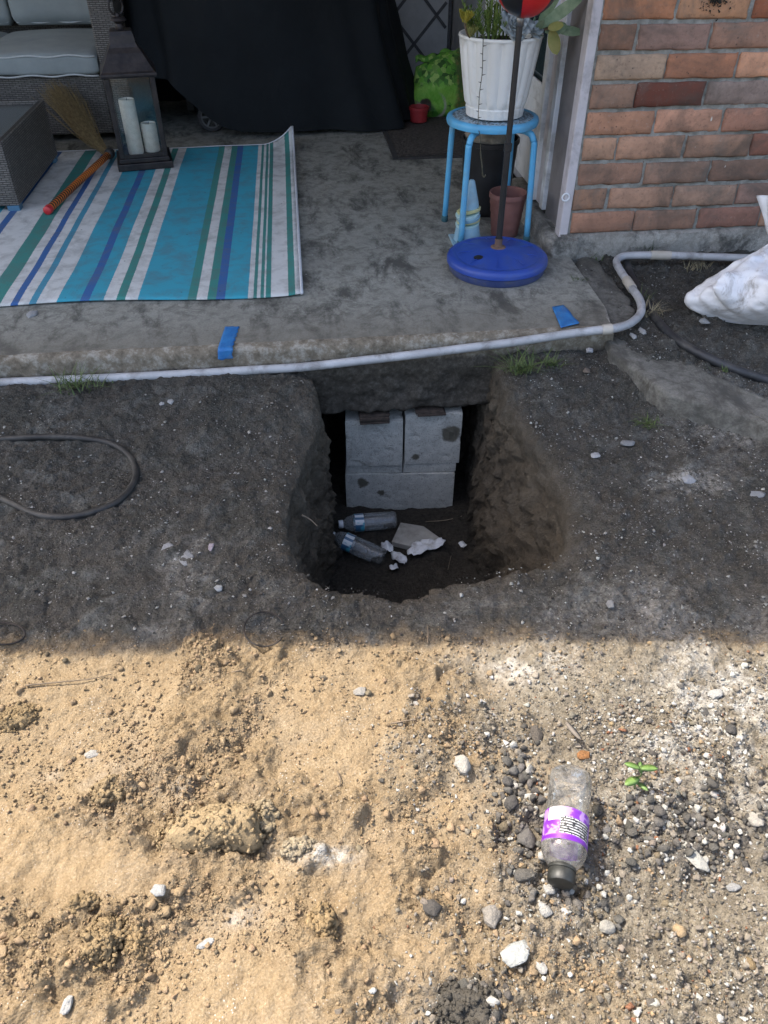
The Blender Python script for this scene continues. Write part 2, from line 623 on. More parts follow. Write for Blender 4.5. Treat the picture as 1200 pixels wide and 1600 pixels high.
def build_ground():
    cs = .0042
    xf = np.concatenate([np.arange(-1.2, -.85, .007), np.arange(-.85, 1.0, .0036), np.arange(1.0, 1.75, .006)])
    yf = np.concatenate([np.arange(.22, 1.12, .0036), np.arange(1.12, 2.2, cs), np.arange(2.2, 2.85, .007)])
    grow = lambda s0: np.cumsum(s0 * 1.22 ** np.arange(1, 52))
    g = grow(.006); g = g[g < 140]
    xs = np.concatenate([(xf[0] - g)[::-1], xf, xf[-1] + g])
    ys = np.concatenate([(yf[0] - g)[::-1], yf, yf[-1] + g])
    X, Y = np.meshgrid(xs, ys)
    nxv, nyv = len(xs), len(ys)
    x = X.ravel().copy(); y = Y.ravel().copy()
    bb = (x > -.35) & (x < .95) & (y > .9) & (y < 3.0)
    sd = np.full(x.shape, 1.0)
    s_, qx, qy = sdist(x[bb], y[bb])
    snap = np.abs(s_) < cs * .45
    xb, yb = x[bb], y[bb]
    xb[snap] = qx[snap]; yb[snap] = qy[snap]
    s_[snap] = 1e-6
    x[bb] = xb; y[bb] = yb; sd[bb] = s_
    z = G(x, y)
    z -= .022 * np.exp(-np.clip(sd, 0, 1) / .02) + .012 * np.exp(-np.clip(sd, 0, 1) / .07)
    idx = np.arange(nxv * nyv).reshape(nyv, nxv)
    q = np.stack([idx[:-1, :-1], idx[:-1, 1:], idx[1:, 1:], idx[1:, :-1]], -1).reshape(-1, 4)
    keep = (sd[q] > 0).all(1)
    q = q[keep]
    V = np.stack([x, y, z], 1)
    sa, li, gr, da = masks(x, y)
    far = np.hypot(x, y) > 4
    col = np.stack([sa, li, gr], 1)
    d2 = np.stack([da, 0 * da, 0 * da], 1)
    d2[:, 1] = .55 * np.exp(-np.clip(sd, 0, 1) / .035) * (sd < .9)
    # rim loop
    E = np.concatenate([q[:, [0, 1]], q[:, [1, 2]], q[:, [2, 3]], q[:, [3, 0]]])
    inb = bb[E].all(1)
    E = E[inb]
    key = np.sort(E, 1); code = key[:, 0].astype(np.int64) * 10 ** 8 + key[:, 1]
    u, first, cnt = np.unique(code, return_index=True, return_counts=True)
    B = E[first[cnt == 1]]
    ok = (sd[B] < cs * 2.5).all(1)
    B = B[ok]
    nxt = {int(a): int(b) for a, b in B}
    loops = []
    seen = set()
    for a in nxt:
        if a in seen: continue
        lp = []
        c = a
        while c not in seen and c in nxt:
            seen.add(c); lp.append(c); c = nxt[c]
        loops.append(lp)
    loop = max(loops, key=len)
    L = np.array(loop); n = len(L)
    rimxy = V[L, :2]; rz = V[L, 2]
    # bottom contour: pulled in, more on the sunny right flank
    dirv = rimxy - RC
    bot = RC + dirv * np.array([.86, .93])
    right = sstep(.1, .3, dirv[:, 0]) * sstep(2.2, 1.9, rimxy[:, 1])
    bot[:, 0] -= .035 * right
    K = 96
    vs, d2w = [V], [d2]
    cw = [col]
    rings = [L]
    base = len(V)
    nrm = dirv / (np.linalg.norm(dirv, axis=1, keepdims=True) + 1e-9)
    # arc length for smooth noise
    sm = rimxy.copy()
    for _ in range(6):
        sm = (np.roll(sm, 1, 0) + sm * 2 + np.roll(sm, -1, 0)) / 4
    arc = np.concatenate([[0], np.cumsum(np.linalg.norm(np.diff(sm, axis=0), axis=1))])
    for k in range(1, K + 1):
        t = k / K
        xy = rimxy * (1 - min(1, t * 5)) + sm * min(1, t * 5)
        xy = xy * (1 - t ** .9) + bot * t ** .9
        zz = rz * (1 - t) + (HOLE_Z - .03) * t
        p3 = np.stack([xy[:, 0], xy[:, 1], zz], 1)
        dn = .022 * fbm3(p3, .14, 3, 71) + .010 * fbm3(p3, .035, 4, 72, .6) + .020 * np.abs(fbm3(p3, .075, 3, 75)) - .016 * np.clip(fbm3(p3, .055, 2, 78) - .25, 0, 1) + .006 * np.abs(fbm3(p3, .016, 2, 79))
        w1, v1 = worley(arc + .02 * fbm3(p3, .05, 2, 91), zz + .02 * fbm3(p3, .05, 2, 92), .060, 93)
        w2, v2 = worley(arc, zz, .022, 94)
        dn = dn + .022 * (v1 - .5) - .020 * np.clip(.45 - w1, 0, 1) + .008 * (v2 - .5)
        w = min(1, t * 8)
        xy = xy + nrm * (dn * w)[:, None]
        vs.append(np.stack([xy[:, 0], xy[:, 1], zz], 1))
        fl = sstep(.0, .12, t) * np.ones(n)
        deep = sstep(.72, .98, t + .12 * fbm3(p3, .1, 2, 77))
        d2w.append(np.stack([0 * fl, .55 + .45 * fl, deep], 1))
        cw.append(np.zeros((n, 3)))
        rings.append(base + (k - 1) * n + np.arange(n))
    wf = []
    for k in range(K):
        a, b = rings[k], rings[k + 1]
        wf.append(np.stack([a, b, np.roll(b, -1), np.roll(a, -1)], 1))
    off = base + K * n
    # hole floor
    fx = np.arange(-.12, .72, .008); fy = np.arange(1.1, 2.8, .008)
    FX, FY = np.meshgrid(fx, fy)
    fz = floor_z(FX, FY)
    vs.append(np.stack([FX.ravel(), FY.ravel(), fz.ravel()], 1))
    nf = FX.size
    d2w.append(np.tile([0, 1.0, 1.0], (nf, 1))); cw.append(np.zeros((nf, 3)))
    fi = off + np.arange(nf).reshape(FX.shape)
    wf.append(np.stack([fi[:-1, :-1], fi[:-1, 1:], fi[1:, 1:], fi[1:, :-1]], -1).reshape(-1, 4))
    V = np.concatenate(vs); COL = np.concatenate(cw); D2 = np.concatenate(d2w)
    Fq = np.concatenate([q] + wf)
    # drop the unused vertices inside the hole
    used = np.zeros(len(V), bool); used[Fq.ravel()] = True
    mp = np.cumsum(used) - 1
    V = V[used]; COL = COL[used]; D2 = D2[used]; Fq = mp[Fq]
    o = np_mesh('ground', V, Fq, M_soil, COL)
    a = o.data.color_attributes.new('dark', 'FLOAT_COLOR', 'POINT')
    c4 = np.ones((len(V), 4), np.float32); c4[:, :3] = D2
    c4[:, 3] = rough_mask(V[:, 0], V[:, 1])
    a.data.foreach_set('color', c4.ravel())
    tag(o, 'bare dirt yard with tan sand in front and a square dug pit', kind='structure')
    return o


def floor_z(x, y):
    x = np.asarray(x, float); y = np.asarray(y, float)
    return (HOLE_Z + .012 + .012 * fbm2(x, y, .12, 3, 81) + .006 * fbm2(x, y, .03, 3, 82)
            + .05 * sstep(1.75, 1.4, y))


build_ground()

# ------------------------------------------------------------------ patio slab
def concrete_material(name, base, light, dark, stain, edge=None):
    t = NT(name)
    v = t.coord('Object')
    n1 = t.noise(3.2, 7, .65, v, .6)
    n2 = t.noise(24, 6, .7, v, .5)
    n3 = t.noise(160, 5, .7, v)
    col = t.ramp(n1, [(.3, base), (.55, light), (.75, base)])
    col = t.mix(t.ramp(n2, [(.46, 0.0), (.64, .7)]), col, dark)
    col = t.mix(t.ramp(t.noise(7, 6, .72, v, 1.2), [(.56, 0.0), (.63, .6), (.68, .25), (.8, .7)]), col, stain)
    col = t.mix(t.ramp(n3, [(.4, .35), (.6, 0.0)]), col, dark)
    col = t.mix(t.ramp(n3, [(.62, 0.0), (.75, .5)]), col, light)
    sc_ = t.n('ShaderNodeMapping'); sc_.inputs['Scale'].default_value = (1.0, .45, 1.0); sc_.inputs['Rotation'].default_value = (0, 0, .6); t.l(v, sc_.inputs[0])
    col = t.mix(t.ramp(t.noise(8, 9, .74, sc_.outputs[0], .25), [(.50, 0.0), (.62, .85)]), col, (.062, .060, .054))
    # pale chips
    vo = t.n('ShaderNodeTexVoronoi', i_Scale=22.0); t.l(v, vo.inputs['Vector'])
    sp = t.ramp(vo.outputs['Distance'], [(.05, 1.0), (.08, 0.0)])
    col = t.mix(t.math('MULTIPLY', sp, t.ramp(t.noise(4, 3, .5, v), [(.5, 0.0), (.6, .8)])), col, (.5, .5, .48))
    if edge is not None:
        sx = t.n('ShaderNodeSeparateXYZ'); t.l(v, sx.inputs[0])
        ed = t.math('ADD', sx.outputs[1], t.math('MULTIPLY', t.math('SUBTRACT', n2, .5), .18))
        f = t.ramp(t.math('SUBTRACT', ed, Y_SLAB - .05), [(.0, 1.0), (.30, .0)])
        col = t.mix(t.math('MULTIPLY', f, .9), col, t.mix(t.ramp(t.noise(18, 6, .7, v), [(.4, 0.0), (.65, .8)]), edge, (.085, .075, .062)))
        # mottled old face, caked with soil towards its foot
        face = t.math('LESS_THAN', sx.outputs[1], Y_SLAB + .03)
        mott = t.ramp(t.noise(30, 6, .75, v), [(.35, (0.104, 0.084, 0.060)), (.5, (0.208, 0.176, 0.132)), (.64, (0.376, 0.352, 0.304))])
        col = t.mix(t.math('MULTIPLY', face, .8), col, mott)
        cake = t.ramp(t.math('ADD', sx.outputs[2], t.math('MULTIPLY', t.math('SUBTRACT', n2, .5), .05)), [(.045, 1.0), (.062, 0.0)])
        soilc = t.ramp(t.noise(60, 6, .75, v), [(.3, (.022, .019, .015)), (.55, (.06, .052, .043)), (.75, (.13, .118, .10))])
        col = t.mix(t.math('MULTIPLY', cake, .93), col, soilc)
    t.color(col)
    t.rough(.9)
    t.b.inputs['Specular IOR Level'].default_value = .25
    p = t.bump(n2, .004, .6)
    t.bump(n3, .0015, .8, p)
    return t.m


M_patio = concrete_material('patio_concrete', (0.258, 0.251, 0.220), (0.334, 0.328, 0.288), (0.134, 0.130, 0.112), (0.100, 0.095, 0.080), edge=(0.178, 0.162, 0.131))
M_conc = concrete_material('rough_concrete', (.30, .285, .255), (.42, .40, .36), (.16, .145, .12), (.13, .115, .095))


def build_patio():
    xs = np.arange(-4.2, X_SLAB + .001, .012)
    prof = [(5.9, Z_PATIO), (4.5, Z_PATIO), (3.4, Z_PATIO), (2.8, Z_PATIO), (2.45, Z_PATIO), (2.3, Z_PATIO), (2.23, Z_PATIO), (Y_SLAB + .035, Z_PATIO),
            (Y_SLAB + .018, Z_PATIO - .001), (Y_SLAB + .008, Z_PATIO - .005), (Y_SLAB, Z_PATIO - .014)]
    for k in range(1, 22):
        prof.append((Y_SLAB, Z_PATIO - .014 - k * .0115))
    prof += [(Y_SLAB + .012, -.146), (Y_SLAB + .04, -.152), (Y_SLAB + .10, -.152), (2.35, -.15), (2.6, -.15), (2.9, -.15), (5.9, -.15)]
    n = len(prof)
    V = np.zeros((len(xs), n, 3))
    for j, (py, pz) in enumerate(prof):
        V[:, j, 0] = xs; V[:, j, 1] = py; V[:, j, 2] = pz
    flat = V.reshape(-1, 3)
    fn = .006 * fbm3(flat, .25, 2, 3) + .0045 * fbm3(flat, .05, 4, 4) + .003 * fbm3(flat, .015, 2, 6)
    low = sstep(.035, -.06, flat[:, 2])
    wface = np.clip((Y_SLAB + .05 - flat[:, 1]) / .05, 0, 1)
    flat[:, 1] += wface * (fn * (1 + 1.2 * low) - .012 * sstep(.06, .0, flat[:, 2]) + .02 * low)
    bot = (flat[:, 2] < -.11) & (flat[:, 1] < 2.5)
    flat[:, 2] += bot * (.010 * fbm3(flat * [1, .4, 0], .09, 4, 8, .65))
    edge = wface * (flat[:, 2] > .09)
    flat[:, 2] -= edge * np.clip(.006 * fbm3(flat * [1, 0, 0], .06, 3, 12), 0, 1)
    # ragged right end
    V = flat.reshape(len(xs), n, 3)
    V[-1, :, 0] += .03 + .02 * noise2(V[-1, :, 1] * 9, V[-1, :, 2] * 9, 14)
    V[-2, :, 0] += .02 + .02 * noise2(V[-1, :, 1] * 9, V[-1, :, 2] * 9, 14)
    idx = np.arange(len(xs) * n).reshape(len(xs), n)
    q = np.stack([idx[:-1, :-1], idx[:-1, 1:], idx[1:, 1:], idx[1:, :-1]], -1).reshape(-1, 4)
    o = np_mesh('patio_slab', V.reshape(-1, 3), q, M_patio)
    # right end cap
    m = MB()
    m.add([tuple(p) for p in V[-1]], [tuple(range(n))])
    c = m.build('slab_end', M_conc, o)
    tag(o, 'stained grey concrete patio slab with a rough broken front edge', kind='structure')
    return o


build_patio()

# concrete edging beside the bed
def slab_from_px(name, pts, z0, z1, mat, label, seed=0, amp=.006, drop=0.0):
    poly = np.array([Pz(x, y, z1)[:2] for x, y in pts])
    poly = np.array(spline([np.array([*p, 0]) for p in list(poly) + [poly[0]]], 8))[:-1, :2]
    n = len(poly)
    k = np.arange(n)
    poly[:, 0] += amp * noise2(k * .6, k * 0, seed); poly[:, 1] += amp * noise2(k * .6, k * 0 + 4, seed)
    c = poly.mean(0)
    m = MB()
    rings = [(1.0, z0), (1.0, z1 - .012), (.985, z1 - .003), (.95, z1), (.7, z1 + .002), (.4, z1)]
    vs, fs = [], []
    for s, z in rings:
        for p in poly:
            q = c + (p - c) * s
            vs.append((q[0], q[1], z + (.003 * float(noise2(q[0] * 22, q[1] * 22, seed + 3)) - drop * max(0, q[0] - .97)) * (z > z0)))
    for j in range(len(rings) - 1):
        for i in range(n):
            i2 = (i + 1) % n
            fs.append((j * n + i, j * n + i2, (j + 1) * n + i2, (j + 1) * n + i))
    fs.append(tuple((len(rings) - 1) * n + i for i in range(n)))
    m.add(vs, fs)
    o = m.build(name, mat, smooth=True, auto=50, recalc=True)
    return tag(o, label, kind='structure')


M_dusty = concrete_material('dusty_concrete', (0.120, 0.115, 0.099), (0.191, 0.185, 0.166), (0.060, 0.056, 0.047), (0.050, 0.045, 0.036))
slab_from_px('concrete_edging', [(946, 528), (975, 512), (1012, 505), (1045, 535), (1110, 575), (1200, 612), (1300, 650), (1300, 700), (1200, 655), (1120, 632), (1060, 618), (1020, 598), (980, 568), (955, 548)],
             -.05, .080, M_dusty, 'dusty concrete edging strip running from the patio corner to the right', 5, .004, .06)
slab_from_px('patio_corner_concrete', [(897, 410), (925, 400), (960, 440), (985, 470), (990, 495), (955, 512), (938, 500), (920, 460)],
             -.05, .108, M_dusty, 'broken pale concrete between patio crack and the bent pipe', 8, .008)

# ------------------------------------------------------------------ brick wall
def brick_material():
    t = NT('fired_brick')
    oi = t.n('ShaderNodeObjectInfo')
    v = t.coord('Object')
    va = t.n('ShaderNodeVectorMath', operation='ADD'); t.l(v, va.inputs[0])
    vm = t.n('ShaderNodeVectorMath', operation='SCALE'); vm.inputs['Scale'].default_value = 13.0
    cb = t.n('ShaderNodeCombineXYZ'); t.l(oi.outputs['Random'], cb.inputs[0]); t.l(oi.outputs['Random'], cb.inputs[1])
    t.l(cb.outputs[0], vm.inputs[0]); t.l(vm.outputs[0], va.inputs[1])
    p = va.outputs[0]
    n1 = t.noise(14, 5, .6, p, .5); n2 = t.noise(70, 5, .7, p); n3 = t.noise(240, 4, .7, p)
    col = t.mix(t.ramp(n1, [(.4, 0.0), (.66, .8)]), oi.outputs['Color'], t.mix(.45, oi.outputs['Color'], (.10, .07, .055)))
    col = t.mix(t.ramp(n2, [(.30, .45), (.46, 0.0)]), col, (.09, .065, .055))
    col = t.mix(t.ramp(n2, [(.60, 0.0), (.72, .5)]), col, (.42, .33, .27))
    # soot pits
    vo = t.n('ShaderNodeTexVoronoi', i_Scale=55.0); t.l(p, vo.inputs['Vector'])
    col = t.mix(t.math('MULTIPLY', t.ramp(vo.outputs['Distance'], [(.10, 1.0), (.18, 0.0)]), t.ramp(t.noise(6, 3, .5, p), [(.56, 0.0), (.66, .8)])), col, (.03, .026, .024))
    gs = t.n('ShaderNodeNewGeometry'); gsp = t.noise(3.2, 6, .7, gs.outputs['Position'], .6)
    col = t.mix(t.ramp(gsp, [(.46, 0.0), (.64, .65)]), col, (.085, .075, .062))
    col = t.mix(t.ramp(t.noise(5, 5, .7, p, .8), [(.52, 0.0), (.70, .6)]), col, (.15, .14, .12))
    # scattered drips of white paint
    mp = t.n('ShaderNodeMapping'); mp.inputs['Scale'].default_value = (38, 38, 12); t.l(p, mp.inputs[0])
    dr = t.n('ShaderNodeTexNoise', i_Scale=1.0, i_Detail=2.0); t.l(mp.outputs[0], dr.inputs['Vector'])
    col = t.mix(t.ramp(dr.outputs['Fac'], [(.765, 0.0), (.785, .9)]), col, (.66, .63, .56))
    t.color(col); t.rough(.88)
    t.b.inputs['Specular IOR Level'].default_value = .3
    pb = t.bump(n2, .003, .8)
    t.bump(n3, .001, .8, pb)
    return t.m


M_brick = brick_material()
M_mortar = simple('mortar', (.21, .205, .18), (.36, .35, .315), 30, .95, .004, 90, dirt=(.07, .072, .056), dscale=6)
XW, YW, ZB, CO = .985, 2.775, .192, .0845
BL, BH, BD = .236, .0725, .10


def brick_mesh(L, seed):
    """weathered brick: rounded box with worn edges, origin at its front lower left corner"""
    r = np.random.RandomState(seed)
    nx, nz = 9 if L > .15 else 6, 4
    us = np.linspace(0, L, nx); ws = np.linspace(0, BH, nz)
    e = .006
    us = np.concatenate([[0, e], us[1:-1], [L - e, L]]); ws = np.concatenate([[0, e], ws[1:-1], [BH - e, BH]])
    V = []
    for w in ws:
        for u in us:
            dx = min(u, L - u); dz = min(w, BH - w)
            y = 0.0
            if dx < 1e-6 or dz < 1e-6: y = .0055
            chip = max(0, .0022 * r.randn()) if (dx < .012 or dz < .012) else 0
            jx = .0012 * r.randn(); jz = .0012 * r.randn()
            V.append((u + jx, y + chip * .8 + .0009 * r.randn(), w + jz))
    nu, nw = len(us), len(ws)
    F = [(j * nu + i, j * nu + i + 1, (j + 1) * nu + i + 1, (j + 1) * nu + i) for j in range(nw - 1) for i in range(nu - 1)]
    ring = [i for i in range(nu)] + [j * nu + nu - 1 for j in range(1, nw)] + [(nw - 1) * nu + i for i in range(nu - 2, -1, -1)] + [j * nu for j in range(nw - 2, 0, -1)]
    b = len(V)
    for i in ring:
        V.append((V[i][0], BD, V[i][2]))
    k = len(ring)
    for i in range(k):
        F.append((ring[(i + 1) % k], ring[i], b + i, b + (i + 1) % k))
    F.append(tuple(b + i for i in range(k)))
    me = bpy.data.meshes.new('brick')
    me.from_pydata(V, [], F); me.update()
    me.polygons.foreach_set('use_smooth', [True] * len(me.polygons))
    try: me.set_sharp_from_angle(angle=rad(60))
    except Exception: pass
    me.materials.append(M_brick)
    return me


def build_wall():
    w = empty('brick_wall', (XW, YW, ZB), 'weathered red brown brick house wall with grey mortar joints on the right', 'wall')
    full = [brick_mesh(BL, 100 + k) for k in range(6)]
    half = [brick_mesh(.118, 200 + k) for k in range(3)]
    wide = [brick_mesh(.150, 220 + k) for k in range(2)]
    OR, BR, MV, TA, DR, PE, GM, RD = (.36, .165, .095), (.21, .115, .082), (.235, .150, .130), (.33, .205, .15), (.11, .040, .030), (.47, .25, .165), (.215, .165, .152), (.29, .115, .08)
    known = {8: [OR, (.35, .19, .115), (.27, .095, .05)], 7: [BR, MV, (.25, .145, .11)], 6: [(.35, .25, .19), (.29, .135, .085), PE],
             5: [(.20, .125, .095), DR, GM], 4: [(.32, .17, .115), (.39, .21, .15), (.30, .155, .115)], 3: [(.37, .22, .155), (.36, .21, .15), (.28, .165, .12), RD],
             2: [(.235, .135, .10), (.25, .155, .12), (.22, .13, .10)], 1: [(.25, .14, .095), (.31, .185, .135), (.30, .19, .145), MV],
             0: [(.26, .14, .10), (.24, .14, .105), (.20, .105, .085)]}
    pal = [OR, BR, MV, TA, (.30, .17, .12), (.25, .14, .1), GM, RD, (.33, .19, .13)]
    rows = 30
    for r in range(rows):
        x = .004; c = 0
        while x < 1.9:
            if r % 2 == 1 and c == 0:
                me, L = (random.choice(wide), .150) if r == 5 else (random.choice(half), .118)
            else:
                me, L = random.choice(full), BL
            o = bpy.data.objects.new('brick', me)
            C.objects.link(o); o.parent = w
            o.location = (x + random.uniform(-.003, .003), random.uniform(-.003, .004), r * CO + random.uniform(-.0015, .0015))
            o.rotation_euler = (random.uniform(-.006, .006), random.uniform(-.009, .009), random.uniform(-.008, .008))
            kc = known.get(r, [])
            cc = kc[c] if c < len(kc) else random.choice(pal)
            b_ = random.uniform(.94, 1.06)
            o.color = (cc[0] * 1.55 * b_, cc[1] * 1.49 * b_, cc[2] * 1.34 * b_, 1)
            x += L + .0105; c += 1
    # mortar bed, recessed, with an uneven face
    m = MB()
    def mf(u, v):
        x = -.004 + u * 1.98; z = -.006 + v * (rows * CO)
        return (x, .0105 + .0025 * float(noise2(x * 60, z * 60, 5)) + .0015 * float(noise2(x * 200, z * 200, 6)), z)
    m.grid(mf, 150, 190)
    m.box(-.004, 1.976, .014, .098, -.006, rows * CO - .01)
    m.build('mortar', M_mortar, w, smooth=False)
    return w


wall_obj = build_wall()
# dark moss growing on the top course
mo = Py(1117, 8, YW) - np.array([XW, YW, ZB])
m = MB(); rr = random.Random(3)
for k in range(260):
    a_, r_ = rr.uniform(0, 6.28), abs(rr.gauss(0, .022))
    c_ = Vector((mo[0] + r_ * 1.3 * math.cos(a_), -.004, mo[2] + .02 + r_ * math.sin(a_)))
    s_ = rr.uniform(.0015, .004)
    vs_ = [c_ + Vector((rr.gauss(0, 1), rr.gauss(0, .6), rr.gauss(0, 1))) * s_ for _ in range(4)]
    m.add(vs_, [(0, 1, 2), (0, 2, 3), (0, 3, 1), (1, 3, 2)])
tag(m.build('moss', simple('black_moss', (.012, .011, .009), (.035, .032, .022), 80, .95), wall_obj), kind='stuff')
# concrete footing the bricks stand on
m = MB()
def ff(u, v):
    x = XW - .03 + u * 2.1
    prof = [(.06, -.15), (.0, -.15), (.0, .02), (.002, .16), (.006, .183), (.02, .188), (.12, .188)]
    k = v * (len(prof) - 1); i = min(int(k), len(prof) - 2); f = k - i
    y = prof[i][0] * (1 - f) + prof[i + 1][0] * f; z = prof[i][1] * (1 - f) + prof[i + 1][1] * f
    n = .006 * float(fbm2(np.array([x]), np.array([z * 1.3 + y]), .07, 3, 9)[0])
    return (x, YW - .018 + y + (n if z > -.1 else 0), z + (n * .5 if z > .1 else 0))
m.grid(ff, 160, 31)
tag(m.build('wall_footing', M_conc, smooth=True, auto=50), 'rough concrete footing under the brick wall', kind='structure')

# ------------------------------------------------------------------ porch shell: back wall, side wall, roof (its eave throws the shade)
M_siding = simple('grey_siding', (.34, .335, .345), (.42, .415, .42), 12, .75, .001, 80)
M_roofw = simple('white_soffit', (.76, .75, .72), (.82, .81, .79), 8, .7)  # unseen ceiling, made white to bounce ground light into the porch
m = MB()
for k in range(9):
    x0 = -4.2 + k * .6
    m.box(x0 + .003, x0 + .597, 5.72, 5.86, .1, 2.95)
m.box(-4.2, 1.2, 5.74, 5.84, .1, 2.95)
bw = m.build('back_wall', M_siding)
tag(bw, 'grey panelled wall at the back of the porch', 'wall')
# the eave line follows the shade line on the ground, carried back up the sunbeam
EAVE = 2.65
def eave(x_g, y_g, h=EAVE):
    k = h / SUN_DIR.z
    return (x_g + SUN_DIR.x * k, y_g + SUN_DIR.y * k)
A = eave(-.693, 1.14); B = eave(.928, .996)
sl = (B[1] - A[1]) / (B[0] - A[0])
m = MB()
xa, xb = -7.0, 4.5
ya, yb = A[1] + sl * (xa - A[0]), A[1] + sl * (xb - A[0])
vs = [(xa, ya, EAVE), (xb, yb, EAVE), (xb, 8, EAVE + .35), (xa, 8, EAVE + .35), (xa, ya, EAVE + .12), (xb, yb, EAVE + .12), (xb, 8, EAVE + .5), (xa, 8, EAVE + .5)]
m.add(vs, [(0, 3, 2, 1), (4, 5, 6, 7), (0, 1, 5, 4), (1, 2, 6, 5), (2, 3, 7, 6), (3, 0, 4, 7)])
tag(m.build('porch_roof', M_roofw), 'porch roof above the patio whose eave casts the shade', 'roof')

# lattice panel leaning on the back wall
M_lat = simple('lattice_wood', (.085, .085, .09), (.14, .14, .15), 40, .8)
M_latp = simple('lattice_panel', (.46, .46, .47), (.56, .56, .57), 9, .7)
lat = empty('lattice_screen', (.62, 5.66, Z_PATIO), 'grey screen with crossed diagonal bars behind the covered grill', 'screen')
m = MB(); m.box(-.06, .40, .012, .03, .0, 1.6); m.build('panel', M_latp, lat)
for k in range(7):
    for s in (-1, 1):
        m = MB()
        z0 = -.25 + k * .31
        Mx = Matrix.Translation((.17, 0 if s > 0 else .0055, z0 + .18)) @ Matrix.Rotation(s * rad(48), 4, 'Y')
        Ln = .30
        if z0 + .18 - .23 < 0 or z0 + .41 > 1.6: continue
        m.box(-Ln, Ln, 0, .005, -.009, .009, Mx)
        m.build('diagonal_bar', M_lat, lat)
for x in (-.06, .385):
    m = MB(); m.box(x, x + .018, -.006, .012, 0, 1.6); m.build('upright', M_lat, lat)

# ------------------------------------------------------------------ door in the side wall
M_white = simple('white_paint', (.68, .70, .72), (.78, .79, .80), 14, .5, .0006, 90, dirt=(.28, .28, .28), dscale=6)
M_mauve = simple('mauve_trim', (.50, .46, .465), (.60, .555, .56), 10, .6, .0008, 70, dirt=(.22, .2, .19), dscale=7)
M_shadetrim = simple('shaded_trim', (.17, .155, .15), (.23, .21, .205), 10, .65, .0008, 70)  # recessed side of the mauve trim, its shade put into the colour
tg = NT('door_glass'); tg.color((.03, .045, .05)); tg.rough(.08); M_dglass = tg.m
door = empty('side_door', (1.0, 2.80, .19), 'white framed glazed side door seen edge on beside the brick corner', 'door')
def dpart(name, mat, x0, x1, y0, y1, z0, z1, bevel=.004, parent=None):
    m = MB(); m.box(x0, x1, y0, y1, z0, z1)
    o = m.build(name, mat, parent or door, bevel=bevel)
    return o
dpart('corner_casing', M_mauve, -.050, -.017, -.022, .035, -.03, 2.3)
dpart('casing_board', M_shadetrim, -.032, .03, .035, .24, -.03, 2.3)
dpart('casing_edge', M_white, -.048, .03, .24, .285, .0, 2.3)
dpart('jamb', M_mauve, -.040, .03, .285, .36, .0, 2.3)
dpart('jamb_stop', M_white, -.058, .03, .36, .41, .0, 2.3)
dpart('door_panel', M_white, -.022, .02, .41, 1.45, .0, .34)
dpart('bottom_rail', M_white, -.035, -.0225, .43, 1.43, .33, .40)
dpart('stile', M_white, -.035, .02, .41, .47, .40, 2.2)
dpart('stile', M_white, -.035, .02, 1.36, 1.45, .40, 2.2)
dpart('glass_pane', M_dglass, -.012, -.006, .47, 1.36, .36, 2.2, 0)
dpart('jamb', M_white, -.05, .03, 1.45, 1.55, .0, 2.3)
m = MB(); m.tube([(-.051 + .0, .012 + .013 * math.cos(a), .105 + .013 * math.sin(a)) for a in np.linspace(0, 2 * math.pi, 17)], .003, 6)
m = MB(); m.tube([(-.0335 - .013 + .013 * math.cos(a), -.0245, .135 + .013 * math.sin(a)) for a in np.linspace(0, 2 * math.pi, 17)], .0032, 6)
m.build('white_ring', M_white, door, smooth=True)
m = MB(); m.box(1.032, 1.12, 2.88, 5.72, .1, 2.82)
tag(m.build('porch_right_wall', M_siding), 'grey wall around the side door', 'wall')
# concrete step below the door
m = MB()
def sf(u, v):
    a = u * 2 * math.pi
    y0, y1 = 2.735, 3.5
    x0, x1 = .905, 1.03
    c, s = math.cos(a), math.sin(a)
    sq = lambda q: math.copysign(abs(q) ** .22, q)
    lv = [(.0, 1.0), (.035, 1.02), (.055, .98), (.068, .9), (.07, .5), (.07, .0)]
    k = v * (len(lv) - 1); i = min(int(k), len(lv) - 2); f = k - i
    z = lv[i][0] * (1 - f) + lv[i + 1][0] * f; sc = lv[i][1] * (1 - f) + lv[i + 1][1] * f
    x = (x0 + x1) / 2 + (x1 - x0) / 2 * sq(c) * sc; y = (y0 + y1) / 2 + (y1 - y0) / 2 * sq(s) * (sc if sc < .5 else (.97 + .03 * sc))
    n = float(fbm2(np.array([x * 1.0 + z]), np.array([y]), .05, 3, 77)[0])
    return (x + .006 * n, y + .012 * n, Z_PATIO - .01 + z + .004 * n)
m.grid(sf, 72, 26, True)
tag(m.build('door_step', M_conc, smooth=True, auto=45, recalc=True), 'low crumbling concrete step below the side door', kind='structure')

# ================================================================== OBJECTS ON THE PATIO
# ------------------------------------------------------------------ rug
rug_px = [(0, 'w'), (40, 'b'), (66, 'w'), (105, 't'), (130, 'w'), (200, 'c'), (287, 'b'), (318, 'c'), (370, 'w'), (420, 'g'), (450, 'w'), (495, 'c'),
          (675, 'g'), (705, 'w'), (742, 'g'), (780, 'b'), (806, 'c'), (890, 'w'), (910, 'g'), (924, 'w'), (935, 'g'), (946, 'w'), (958, 'g'), (972, 'w'), (1035, 'g'), (1060, 'w')]
rug_cols = {'w': (.68, .68, .66), 'b': (.004, .10, .34), 't': (.03, .28, .42), 'c': (.012, .34, .47), 'g': (.015, .23, .20)}
RX1 = float(Pz(470, 462, .125)[0])
ry0, ry1 = 2.495, 4.33
bx = [(float(Pz(z / 2.308, 476 - 14 * z / 1085, .125)[0]), c) for z, c in rug_px]
